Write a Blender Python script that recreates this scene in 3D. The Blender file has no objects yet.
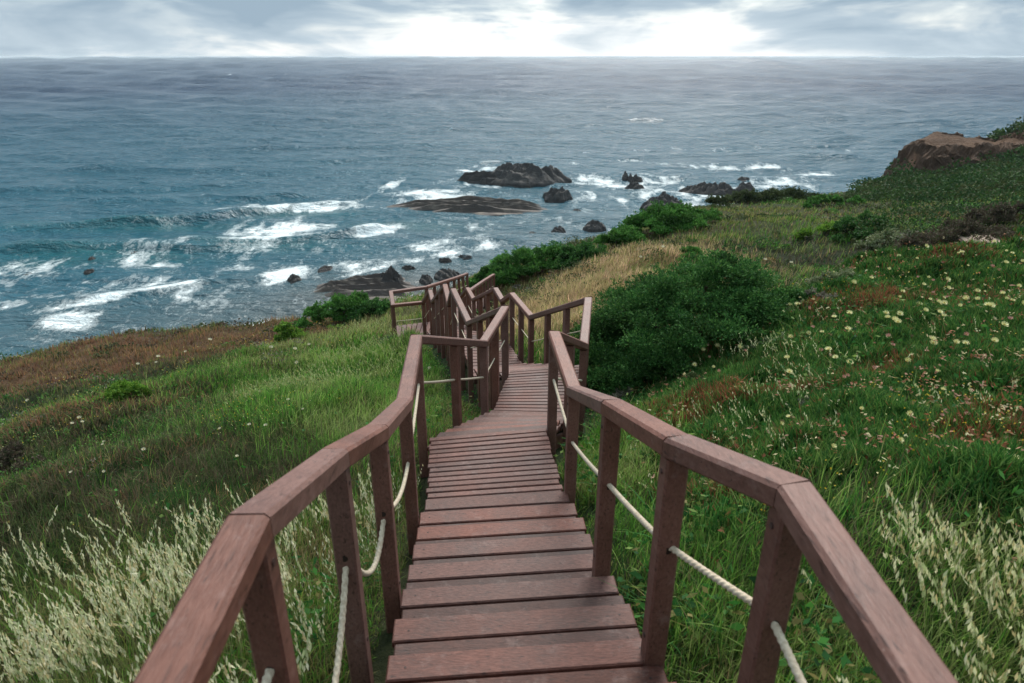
import bpy, math, random
import numpy as np
from mathutils import Vector, Matrix

random.seed(7)
RNG = np.random.default_rng(11)
SC = bpy.context.scene
COL = SC.collection
R = math.radians

# ------------------------------------------------------------------ camera model
F_PX = 665.0
PITCH = R(23.2)
CP, SP = math.cos(PITCH), math.sin(PITCH)
SEA_Z = -35.0
HAZE = 9e-5


def ray(px, py):
    v = py - 341.5
    return np.array([px - 512.0, F_PX * CP - v * SP, -F_PX * SP - v * CP])


def srgb(*c):
    if len(c) == 1:
        c = c[0]
    o = []
    for u in c:
        u = u / 255.0
        o.append(u / 12.92 if u <= 0.04045 else ((u + 0.055) / 1.055) ** 2.4)
    return tuple(o)


# ------------------------------------------------------------------ numpy noise
def _hash(ix, iy, seed):
    h = (ix.astype(np.int64) * 374761393 + iy.astype(np.int64) * 668265263 + seed * 1442695041) & 0xFFFFFFFF
    h = ((h ^ (h >> 13)) * 1274126177) & 0xFFFFFFFF
    h = h ^ (h >> 16)
    return (h & 0xFFFF) / 65535.0


def vnoise(x, y, seed=0):
    x = np.asarray(x, float); y = np.asarray(y, float)
    ix = np.floor(x); iy = np.floor(y)
    fx = x - ix; fy = y - iy
    fx = fx * fx * (3 - 2 * fx); fy = fy * fy * (3 - 2 * fy)
    ix = ix.astype(np.int64); iy = iy.astype(np.int64)
    a = _hash(ix, iy, seed); b = _hash(ix + 1, iy, seed)
    c = _hash(ix, iy + 1, seed); d = _hash(ix + 1, iy + 1, seed)
    return (a * (1 - fx) + b * fx) * (1 - fy) + (c * (1 - fx) + d * fx) * fy


def fbm(x, y, seed=0, octv=4, gain=0.5):
    s = 0; a = 1; t = 0
    x = np.asarray(x, float); y = np.asarray(y, float)
    for i in range(octv):
        s = s + a * vnoise(x, y, seed + i * 17)
        t += a; a *= gain
        x, y = 1.9 * x + 0.7 * y + 3.1, 1.9 * y - 0.7 * x + 7.7
    return s / t


def sstep(a, b, x):
    t = np.clip((x - a) / (b - a), 0, 1)
    return t * t * (3 - 2 * t)


# ------------------------------------------------------------------ mesh helpers
def tag(o, label=None, cat=None, group=None, kind=None):
    if label: o['label'] = label
    if cat: o['category'] = cat
    if group: o['group'] = group
    if kind: o['kind'] = kind
    return o


def link(o, parent=None):
    COL.objects.link(o)
    if parent is not None:
        o.parent = parent
    return o


def empty(name, loc=(0, 0, 0), parent=None):
    o = bpy.data.objects.new(name, None)
    o.location = loc
    o.empty_display_size = 0.2
    return link(o, parent)


def raw_mesh(name, V, loops, starts, totals, cols=None, mats=(), smooth=False, mat_idx=None):
    me = bpy.data.meshes.new(name)
    V = np.ascontiguousarray(V, np.float32)
    me.vertices.add(len(V)); me.vertices.foreach_set('co', V.ravel())
    me.loops.add(len(loops)); me.loops.foreach_set('vertex_index', np.ascontiguousarray(loops, np.int32))
    me.polygons.add(len(starts))
    me.polygons.foreach_set('loop_start', np.ascontiguousarray(starts, np.int32))
    me.polygons.foreach_set('loop_total', np.ascontiguousarray(totals, np.int32))
    me.polygons.foreach_set('use_smooth', np.full(len(starts), bool(smooth)))
    if mat_idx is not None:
        me.polygons.foreach_set('material_index', np.ascontiguousarray(mat_idx, np.int32))
    me.update(calc_edges=True)
    if cols is not None:
        a = me.color_attributes.new('Col', 'FLOAT_COLOR', 'POINT')
        c = np.ones((len(V), 4), np.float32); c[:, :3] = cols
        a.data.foreach_set('color', c.ravel())
    for m in mats:
        me.materials.append(m)
    return me


class Geo:
    """collects vertices, faces and colours for ONE mesh object"""
    def __init__(s):
        s.V = []; s.C = []; s.L = []; s.T = []; s.n = 0

    def add(s, V, faces, col=(1, 1, 1)):
        V = np.asarray(V, float).reshape(-1, 3)
        col = np.asarray(col, float)
        if col.ndim == 1: col = np.tile(col, (len(V), 1))
        s.V.append(V); s.C.append(col)
        faces = np.asarray(faces)
        s.L.append((faces + s.n).ravel()); s.T.append(np.full(len(faces), faces.shape[1]))
        s.n += len(V)

    def add_poly(s, V, faces, col=(1, 1, 1)):
        V = np.asarray(V, float).reshape(-1, 3)
        s.V.append(V); s.C.append(np.tile(np.asarray(col, float), (len(V), 1)))
        for f in faces:
            s.L.append(np.asarray(f) + s.n); s.T.append(np.array([len(f)]))
        s.n += len(V)

    def mesh(s, name, mats, smooth=False):
        V = np.concatenate(s.V); C = np.concatenate(s.C)
        L = np.concatenate(s.L); T = np.concatenate(s.T)
        st = np.concatenate([[0], np.cumsum(T)[:-1]])
        return raw_mesh(name, V, L, st, T, C, mats, smooth)

    def obj(s, name, mat, parent=None, smooth=False):
        o = bpy.data.objects.new(name, s.mesh(name, [mat], smooth))
        return link(o, parent)

    # ---- vectorised primitives
    def blades(s, B, h, w, ang, bend, c0, c1, k=2):
        """curved tapering grass blades"""
        n = len(B)
        if n == 0: return
        h = np.broadcast_to(h, n); w = np.broadcast_to(w, n); bend = np.broadcast_to(bend, n)
        lean = np.stack([np.cos(ang), np.sin(ang), np.zeros(n)], 1)
        fa = RNG.uniform(0, 2 * np.pi, n)
        side = np.stack([np.cos(fa), np.sin(fa), np.zeros(n)], 1)
        nv = 2 * k + 1
        V = np.zeros((n, nv, 3)); C = np.zeros((n, nv, 3))
        for i in range(k + 1):
            t = i / k
            p = B + lean * (h * bend * t * t)[:, None]
            p = p.copy(); p[:, 2] += h * (t - 0.35 * np.minimum(bend, 1.2) * t * t)
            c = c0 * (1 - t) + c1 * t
            if i < k:
                ww = (w * 0.5 * (1 - 0.75 * t ** 1.5))[:, None]
                V[:, 2 * i] = p - side * ww; V[:, 2 * i + 1] = p + side * ww
                C[:, 2 * i] = c; C[:, 2 * i + 1] = c
            else:
                V[:, 2 * k] = p; C[:, 2 * k] = c
        base = (np.arange(n) * nv)[:, None]
        s.V.append(V.reshape(-1, 3)); s.C.append(C.reshape(-1, 3))
        # order: all quads, then all tris
        for i in range(k - 1):
            q = np.array([[2 * i, 2 * i + 1, 2 * i + 3, 2 * i + 2]]) + base + s.n
            s.L.append(q.ravel()); s.T.append(np.full(n, 4))
        q = np.array([[2 * k - 2, 2 * k - 1, 2 * k]]) + base + s.n
        s.L.append(q.ravel()); s.T.append(np.full(n, 3))
        s.n += n * nv

    def diamonds(s, P, axis, l, w, col, fold=0.0):
        """leaf / spikelet shaped quads centred on P along axis"""
        n = len(P)
        if n == 0: return
        axis = axis / (np.linalg.norm(axis, axis=1, keepdims=True) + 1e-9)
        rnd = RNG.normal(size=(n, 3))
        side = np.cross(axis, rnd); side /= (np.linalg.norm(side, axis=1, keepdims=True) + 1e-9)
        l = np.broadcast_to(l, n)[:, None]; w = np.broadcast_to(w, n)[:, None]
        V = np.zeros((n, 4, 3))
        V[:, 0] = P - axis * l * .5
        V[:, 1] = P + side * w * .5 - axis * l * .05
        V[:, 2] = P + axis * l * .5
        V[:, 3] = P - side * w * .5 - axis * l * .05
        q = np.arange(n * 4).reshape(n, 4) + s.n
        s.V.append(V.reshape(-1, 3)); s.C.append(np.repeat(np.broadcast_to(col, (n, 3)), 4, axis=0))
        s.L.append(q.ravel()); s.T.append(np.full(n, 4))
        s.n += n * 4

    def prism(s, P0, P1, w, d, up=(0, 0, 1), ch=0.006, col=(1, 1, 1), end0=None, end1=None, taper=1.0):
        """chamfered bar of section w (sideways) x d (along up) from P0 to P1"""
        P0 = np.asarray(P0, float); P1 = np.asarray(P1, float)
        a = P1 - P0; a /= np.linalg.norm(a)
        up = np.asarray(up, float)
        sd = np.cross(a, up); sd /= np.linalg.norm(sd)
        u = np.cross(sd, a)
        x, y = w / 2, d / 2
        sec = [(-x + ch, -y), (x - ch, -y), (x, -y + ch), (x, y - ch), (x - ch, y), (-x + ch, y), (-x, y - ch), (-x, -y + ch)]
        rings = []
        for P, e in ((P0, end0), (P1, end1)):
            ring = []
            for (i, j) in sec:
                p = P + sd * i + u * j
                if e is not None:                       # slide along the bar to the mitre plane
                    p = p + a * (np.dot(P - p, e) / np.dot(a, e))
                ring.append(p)
            rings.append(ring)
        V = rings[0] + rings[1]
        F = [[i, (i + 1) % 8, 8 + (i + 1) % 8, 8 + i] for i in range(8)]
        F += [list(range(7, -1, -1)), list(range(8, 16))]
        s.add_poly(V, F, col)

    def hexa(s, bot, top, col=(1, 1, 1), ch=0.007):
        """slab from a 4-corner bottom and top (counter-clockwise), top edges eased"""
        bot = np.asarray(bot, float); top = np.asarray(top, float)
        c = top.mean(0)
        mid = top.copy(); mid[:, 2] -= ch
        d = c - top; d[:, 2] = 0
        L = np.linalg.norm(d, axis=1, keepdims=True)
        e1 = top[1] - top[0]; e1 /= np.linalg.norm(e1)
        e2 = top[3] - top[0]; e2 = e2 - e1 * np.dot(e1, e2); e2 /= np.linalg.norm(e2)
        t2 = top + np.array([e1 + e2, -e1 + e2, -e1 - e2, e1 - e2]) * ch
        V = np.concatenate([bot, mid, t2])
        F = [[3, 2, 1, 0], [8, 9, 10, 11]]
        for i in range(4):
            j = (i + 1) % 4
            F.append([i, j, 4 + j, 4 + i]); F.append([4 + i, 4 + j, 8 + j, 8 + i])
        s.add_poly(V, F, col)


# ------------------------------------------------------------------ materials
def new_mat(name):
    m = bpy.data.materials.new(name); m.use_nodes = True
    nt = m.node_tree
    b = nt.nodes['Principled BSDF']
    return m, nt, b


def node(nt, typ, **kw):
    n = nt.nodes.new(typ)
    for k, v in kw.items():
        if k.startswith('i_'):
            key = k[2:]
            n.inputs[int(key) if key.isdigit() else key].default_value = v
        else:
            setattr(n, k, v)
    return n


def ramp(nt, fac, stops):
    r = nt.nodes.new('ShaderNodeValToRGB')
    el = r.color_ramp.elements
    while len(el) < len(stops): el.new(0.5)
    for e, (p, c) in zip(el, stops):
        e.position = p; e.color = (*c, 1) if len(c) == 3 else c
    nt.links.new(fac, r.inputs['Fac'])
    return r.outputs['Color']


def mixc(nt, fac, a, b, blend='MIX'):
    m = nt.nodes.new('ShaderNodeMix'); m.data_type = 'RGBA'; m.blend_type = blend
    for sock, v in ((m.inputs['Factor'], fac), (m.inputs[6], a), (m.inputs[7], b)):
        if hasattr(v, 'is_output') or isinstance(v, bpy.types.NodeSocket): nt.links.new(v, sock)
        elif isinstance(v, (int, float)): sock.default_value = v
        else: sock.default_value = (*v, 1)
    return m.outputs[2]


def math_n(nt, op, a, b=None, clamp=False):
    m = nt.nodes.new('ShaderNodeMath'); m.operation = op; m.use_clamp = clamp
    for i, v in enumerate((a, b)):
        if v is None: continue
        if isinstance(v, (int, float)): m.inputs[i].default_value = v
        else: nt.links.new(v, m.inputs[i])
    return m.outputs[0]


def mapping(nt, src, scale=(1, 1, 1), rot=(0, 0, 0)):
    m = nt.nodes.new('ShaderNodeMapping')
    m.inputs['Scale'].default_value = scale; m.inputs['Rotation'].default_value = rot
    nt.links.new(src, m.inputs['Vector'])
    return m.outputs['Vector']


def noise(nt, vec, scale, detail=4, rough=0.55, dist=0.0):
    n = node(nt, 'ShaderNodeTexNoise', i_Scale=scale, i_Detail=detail, i_Roughness=rough, i_Distortion=dist)
    nt.links.new(vec, n.inputs['Vector'])
    return n.outputs['Fac']


def wood_mat(name, c_dark, c_mid, c_light, rough=0.55, grain=(14, 55, 55)):
    """stained boards: the Col attribute carries (tint, along, across) so the grain follows each board"""
    m, nt, b = new_mat(name)
    at = node(nt, 'ShaderNodeAttribute', attribute_name='Col')
    geo = node(nt, 'ShaderNodeNewGeometry')
    sep = node(nt, 'ShaderNodeSeparateColor'); nt.links.new(at.outputs['Color'], sep.inputs[0])
    pos = geo.outputs['Position']
    blot = noise(nt, pos, 3.0, 5, 0.6)
    fine = noise(nt, mapping(nt, pos, grain, (0, 0, R(-4))), 2.0, 5, 0.65, 0.3)
    dust = noise(nt, pos, 38.0, 3, 0.7)
    f = math_n(nt, 'ADD', math_n(nt, 'MULTIPLY', blot, 0.45), math_n(nt, 'MULTIPLY', fine, 0.55))
    col = ramp(nt, f, [(0.30, c_dark), (0.5, c_mid), (0.72, c_light)])
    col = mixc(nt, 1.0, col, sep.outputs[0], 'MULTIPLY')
    hs = node(nt, 'ShaderNodeHueSaturation'); nt.links.new(col, hs.inputs['Color'])
    nt.links.new(math_n(nt, 'ADD', math_n(nt, 'MULTIPLY', sep.outputs[1], 0.35), 0.85), hs.inputs['Saturation'])
    col = hs.outputs['Color']
    scuff = math_n(nt, 'MULTIPLY', ramp(nt, noise(nt, pos, 9.0, 6, 0.75), [(0.56, (0, 0, 0)), (0.78, (1, 1, 1))]), 0.28)
    col = mixc(nt, scuff, col, srgb(168, 146, 140))
    spk = ramp(nt, dust, [(0.71, (0, 0, 0)), (0.80, (.35, .35, .35))])
    col = mixc(nt, spk, col, srgb(190, 172, 160))
    crack = ramp(nt, noise(nt, mapping(nt, pos, tuple(v * 1.6 for v in grain), (0, 0, R(-4))), 1.1, 3, .5, .5), [(0.30, (.45, .45, .45)), (0.40, (1, 1, 1))])
    col = mixc(nt, 1.0, col, crack, 'MULTIPLY')
    nt.links.new(col, b.inputs['Base Color'])
    rr = math_n(nt, 'ADD', math_n(nt, 'MULTIPLY', blot, 0.3), rough - 0.15)
    nt.links.new(rr, b.inputs['Roughness'])
    b.inputs['Specular IOR Level'].default_value = 0.35
    bp = node(nt, 'ShaderNodeBump', i_Strength=0.6, i_Distance=0.005)
    nt.links.new(fine, bp.inputs['Height']); nt.links.new(bp.outputs[0], b.inputs['Normal'])
    return m


def plant_mat(name, rough=0.6, transl=0.3, spec=0.3):
    m, nt, b = new_mat(name)
    at = node(nt, 'ShaderNodeAttribute', attribute_name='Col')
    nt.links.new(at.outputs['Color'], b.inputs['Base Color'])
    b.inputs['Roughness'].default_value = rough
    b.inputs['Specular IOR Level'].default_value = spec
    tr = node(nt, 'ShaderNodeBsdfTranslucent'); nt.links.new(at.outputs['Color'], tr.inputs['Color'])
    mx = node(nt, 'ShaderNodeMixShader', i_0=transl)
    nt.links.new(b.outputs[0], mx.inputs[1]); nt.links.new(tr.outputs[0], mx.inputs[2])
    nt.links.new(mx.outputs[0], nt.nodes['Material Output'].inputs['Surface'])
    return m


def rock_mat(name, c0, c1, c2, scale=1.0, strata=(.5, .8, 3.0)):
    m, nt, b = new_mat(name)
    geo = node(nt, 'ShaderNodeNewGeometry'); pos = geo.outputs['Position']
    n1 = noise(nt, pos, 0.35 * scale, 6, 0.65)
    n2 = noise(nt, mapping(nt, pos, strata, (R(6), R(-4), R(8))), 0.9 * scale, 5, 0.7, 0.6)
    f = math_n(nt, 'ADD', math_n(nt, 'MULTIPLY', n1, 0.5), math_n(nt, 'MULTIPLY', n2, 0.5))
    col = ramp(nt, f, [(0.32, c0), (0.5, c1), (0.68, c2)])
    nt.links.new(col, b.inputs['Base Color'])
    b.inputs['Roughness'].default_value = 0.75
    bp = node(nt, 'ShaderNodeBump', i_Strength=0.9, i_Distance=0.5 / scale)
    nt.links.new(f, bp.inputs['Height']); nt.links.new(bp.outputs[0], b.inputs['Normal'])
    return m


M_DECK = wood_mat('deck_wood', srgb(56, 33, 28), srgb(90, 57, 49), srgb(122, 83, 73), 0.6)
M_RAIL = wood_mat('rail_wood', srgb(78, 52, 45), srgb(108, 76, 67), srgb(132, 98, 88), 0.55, (46, 7, 26))
M_GRASS = plant_mat('grass_blades', 0.7, 0.4, 0.18)
M_LEAF = plant_mat('shrub_leaves', 0.75, 0.25, 0.15)
M_SEED = plant_mat('seed_heads', 0.7, 0.4, 0.2)
M_TWIG = plant_mat('twigs', 0.8, 0.0, 0.2)


def rope_mat():
    m, nt, b = new_mat('rope_fibre')
    geo = node(nt, 'ShaderNodeNewGeometry')
    n = noise(nt, geo.outputs['Position'], 60, 4, 0.7)
    nt.links.new(ramp(nt, n, [(0.3, srgb(160, 140, 118)), (0.7, srgb(214, 198, 174))]), b.inputs['Base Color'])
    b.inputs['Roughness'].default_value = 0.85
    return m


M_ROPE = rope_mat()

# ------------------------------------------------------------------ boardwalk stations (metres, eye at the origin)
H_RAIL = 1.1
# (x, y, deck level) of the post lines
LST = [(-.60, -1.6, -2.22), (-.705, 1.445, -2.22), (-.72, 2.30, -2.56), (-.69, 2.95, -2.83), (-.77, 4.20, -3.34), (-.93, 5.95, -3.58),
       (-.36, 7.74, -4.40), (-.10, 9.00, -4.40), (-.76, 10.95, -5.40), (-1.19, 12.77, -5.40), (-1.33, 13.3, -5.90),
       (-1.54, 14.55, -5.90), (-2.05, 16.25, -6.90), (-2.22, 17.10, -6.90), (-2.53, 17.85, -7.50), (-3.35, 17.60, -7.50),
       (-3.60, 18.75, -7.50), (-2.60, 19.20, -7.50), (-2.13, 23.35, -8.55), (-1.83, 26.0, -9.2)]
RST = [(.90, -1.6, -2.26), (.857, 1.68, -2.285), (.64, 2.22, -2.45), (.53, 3.10, -2.765), (.50, 4.78, -3.54), (.42, 6.10, -3.60),
       (.90, 7.65, -4.40), (1.14, 9.38, -4.40), (.35, 11.25, -5.40), (0., 12.5, -5.40), (-.2, 13.5, -5.90), (-.37, 14.3, -5.90),
       (-1.0, 16.4, -6.90), (-1.22, 17.3, -6.90), (-1.50, 18.3, -7.50), (-1.36, 20.2, -7.95), (-1.05, 24.2, -8.9), (-.75, 26.2, -9.3)]
# deck centre line with level, for clearing the ground and the grass
PATH = np.array([(.1, -2, -2.24), (.08, 1.5, -2.24), (-.03, 2.3, -2.56), (-.13, 4.75, -3.58), (-.25, 6.0, -3.6), (.27, 7.7, -4.4), (.5, 9.2, -4.4),
                 (-.2, 11.1, -5.4), (-.6, 12.6, -5.4), (-.76, 13.4, -5.9), (-.95, 14.4, -5.9), (-1.5, 16.3, -6.9), (-1.72, 17.2, -6.9),
                 (-2.3, 18.4, -7.5), (-1.98, 20.0, -7.8), (-1.6, 24.0, -8.8), (-1.3, 26.2, -9.3)])
PATH2 = np.array([(-2.2, 18.3, -7.5), (-3.3, 18.2, -7.5)])


def path_dist(x, y):
    """distance to the deck centre line and the deck level there"""
    x = np.asarray(x, float); y = np.asarray(y, float)
    best = np.full(x.shape, 1e9); lev = np.zeros(x.shape)
    for P in (PATH, PATH2):
        for a, b in zip(P[:-1], P[1:]):
            dx, dy = b[0] - a[0], b[1] - a[1]
            t = np.clip(((x - a[0]) * dx + (y - a[1]) * dy) / (dx * dx + dy * dy), 0, 1)
            d = np.hypot(x - a[0] - t * dx, y - a[1] - t * dy)
            z = a[2] + t * (b[2] - a[2])
            k = d < best
            best = np.where(k, d, best); lev = np.where(k, z, lev)
    return best, lev


# ------------------------------------------------------------------ terrain
def cp(px, py, Y, dz=0.0):
    r = ray(px, py); t = Y / r[1]
    return (r[0] * t, Y, r[2] * t + dz)


CTRL = [
    # beside the stairs
    (-1.2, -1, -2.5), (-1.2, 1.5, -2.75), (-1.2, 3, -3.15), (-1.3, 4.5, -3.85), (-1.3, 6, -4.1), (-1.1, 7.5, -4.55), (-.9, 9, -5.4),
    (-1.9, 11, -6.2), (-2.4, 13, -6.6), (-3.0, 15, -7.1), (-3.6, 17, -7.75), (-4.2, 19, -8.0),
    (1.3, -1, -2.35), (1.4, 1.5, -2.55), (1.2, 3, -2.95), (1.1, 4.5, -3.55), (1.2, 6, -3.9), (1.7, 8, -4.6), (1.9, 10, -5.0), (1.3, 12, -5.6),
    (.8, 14, -6.0), (.3, 16, -6.6), (-.2, 18, -7.3), (-.3, 21, -8.0), (0, 25, -8.9),
    # hillside falling to the left
    (-3.2, 1, -3.5), (-3.4, 3, -3.95), cp(200, 520, 5, -.1), cp(50, 480, 7.5), cp(150, 450, 9), cp(350, 380, 10), cp(250, 400, 11), cp(100, 400, 14),
    (-8, 2, -5.2), (-14, 6, -7.6), (-16, 13, -9.4), (-30, 12, -12.5), (-45, 20, -15),
    cp(0, 364, 25), cp(100, 347, 26), cp(200, 330, 27), cp(290, 326, 26), cp(340, 318, 25), cp(390, 306, 24), cp(300, 350, 18), cp(390, 330, 17),
    # hillside rising to the right
    (3, 0, -2.3), (6, 0, -1.7), (12, 2, -1.0), (25, 8, -1.5),
    cp(800, 580, 2.8), cp(900, 450, 4.1), cp(900, 380, 6), cp(1000, 300, 9), cp(855, 256, 12.4), cp(1000, 250, 14), cp(700, 400, 6.6), cp(780, 330, 9.3),
    cp(680, 385, 9), cp(740, 300, 13, -.9), cp(600, 310, 14), cp(600, 270, 18), cp(690, 245, 21), cp(750, 222, 29), cp(800, 262, 23, -.1), cp(780, 312, 10.5), cp(820, 282, 11.5), cp(900, 246, 13.5), cp(760, 315, 14, -1.4), cp(790, 300, 15, -1.7), cp(835, 275, 16.5, -1.9), cp(875, 250, 18.5, -1.6),
    cp(480, 280, 29), cp(540, 268, 29), cp(600, 247, 29), cp(650, 232, 33), cp(700, 215, 37), cp(850, 230, 33), cp(800, 211, 45), cp(720, 205, 52), cp(850, 197, 60),
    cp(950, 225, 28), cp(1024, 222, 22), cp(900, 205, 50), cp(1024, 195, 42), cp(870, 192, 72), cp(950, 182, 80), cp(1024, 150, 82), cp(1024, 131, 88), cp(985, 163, 82), cp(1010, 142, 86), cp(920, 192, 76),
    (75, 92, -10), (62, 92, -13), (60, 40, -4), (95, 60, -1), (95, 110, -9),
]
CTRL = np.array(CTRL)


def _rbf_setup(P):
    n = len(P)
    D = np.hypot(P[:, None, 0] - P[None, :, 0], P[:, None, 1] - P[None, :, 1])
    A = np.zeros((n + 3, n + 3))
    A[:n, :n] = -D - np.eye(n) * 0.02 * 0
    A[:n, n] = 1; A[:n, n + 1] = P[:, 0]; A[:n, n + 2] = P[:, 1]
    A[n:, :n] = A[:n, n:].T
    rhs = np.zeros(n + 3); rhs[:n] = P[:, 2]
    return np.linalg.solve(A, rhs)


_W = _rbf_setup(CTRL)
EDGE = np.array([(-90, 12), (-45, 21), (-21, 25.5), (-13.7, 27.5), (-9, 26.5), (-4.7, 25.2), (-1.5, 30.2), (1.4, 31.5), (5, 34), (8, 38.5), (13, 49),
                 (18, 57), (24, 63), (32, 70), (40, 77), (50, 86), (58, 95), (70, 112), (110, 150)])


def rbf(x, y):
    x = np.asarray(x, float); sh = x.shape
    x = x.ravel(); y = np.asarray(y, float).ravel()
    out = np.empty(len(x))
    n = len(CTRL)
    for i in range(0, len(x), 40000):
        xs = x[i:i + 40000]; ys = y[i:i + 40000]
        D = np.sqrt((xs[:, None] - CTRL[None, :, 0]) ** 2 + (ys[:, None] - CTRL[None, :, 1]) ** 2 + 0.15)
        out[i:i + 40000] = -D @ _W[:n] + _W[n] + _W[n + 1] * xs + _W[n + 2] * ys
    return out.reshape(sh)


# the bare-earth bluff on the headland
BL = np.array([(49, 84), (56, 96), (70, 100), (84, 92), (80, 84), (66, 82), (56, 80)])


def bluff(x, y):
    """height added by the bluff: steep face to the sea side and towards the path"""
    u = (x - 61) * 0.95 + (y - 88) * 0.10
    v = (y - 90)
    nz = (fbm(x * .35, y * .35, 91, 4) - .5) * 2.4
    g2 = 1 - np.abs(2 * fbm(x * .55 + y * .5, y * .3, 97, 4, .6) - 1)
    nz = nz + (g2 - .6) * 2.6
    left = sstep(-10.0, -7.2, u + nz)
    front = sstep(-9.0, -3.5, v + 0.30 * (u + 8) + nz * 1.3)
    right = 1 - sstep(0.8, 3.4, u + nz * .4)
    return left * front * right


def height(x, y, detail=True):
    x = np.asarray(x, float); y = np.asarray(y, float)
    z = rbf(x, y)
    r = np.hypot(x, y)
    if detail:
        amp = np.clip(r / 14, 0.15, 1.6)
        z = z + (fbm(x * .28, y * .28, 5, 4) - .5) * 0.75 * amp * np.clip(r / 10, 0.2, 1) + (fbm(x * 1.1, y * 1.1, 9, 3) - .5) * 0.22 * np.clip(amp, .3, 1.2)
    bl = bluff(x, y)
    z = z + np.maximum(-10.15 + .012 * (x - 55) - z + (fbm(x * .3, y * .3, 95, 3) - .5) * 1.0, 0) * bl
    ye = np.interp(x, EDGE[:, 0], EDGE[:, 1])
    s = (y - ye) * 0.85 + (fbm(x * .12, y * .12, 33, 3) - .5) * 1.2
    s = np.maximum(s, 0)
    z = z - np.where(s < 3, 0.22 * s * s, 1.98 + 1.32 * (s - 3)) * (1 + .25 * (fbm(x * .2, y * .2, 41, 3) - .5))
    d, lev = path_dist(x, y)
    lim = lev - 0.26 + np.maximum(d - 0.75, 0) * 0.9
    z = np.where(d < 4, np.minimum(z, lim), z)
    return np.maximum(z, SEA_Z - 3)


def at(px, py, tmax=140.0):
    """the point of the hillside seen at a pixel of the reference view"""
    r = ray(px, py); r = r / r[1]
    Y = np.geomspace(0.8, tmax, 900)
    P = r[None, :] * Y[:, None]
    h = height(P[:, 0], P[:, 1])
    k = np.argmax(P[:, 2] < h)
    if P[k, 2] >= h[k]: k = len(Y) - 1
    return np.array([P[k, 0], P[k, 1], h[k]])


def sea_at(px, py):
    r = ray(px, py)
    return r * (SEA_Z / r[2])


# ---- what grows where: blobs on the ground (x, y, rx, ry, weight) per cover type
TYPES = ['olive', 'green', 'dark', 'rust', 'gold', 'ice', 'straw']
BLOBS = {t: [] for t in TYPES}


def blob(t, px, py, rx, ry, w=1.0):
    p = at(px, py)
    BLOBS[t].append((p[0], p[1], rx, ry, w))


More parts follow.
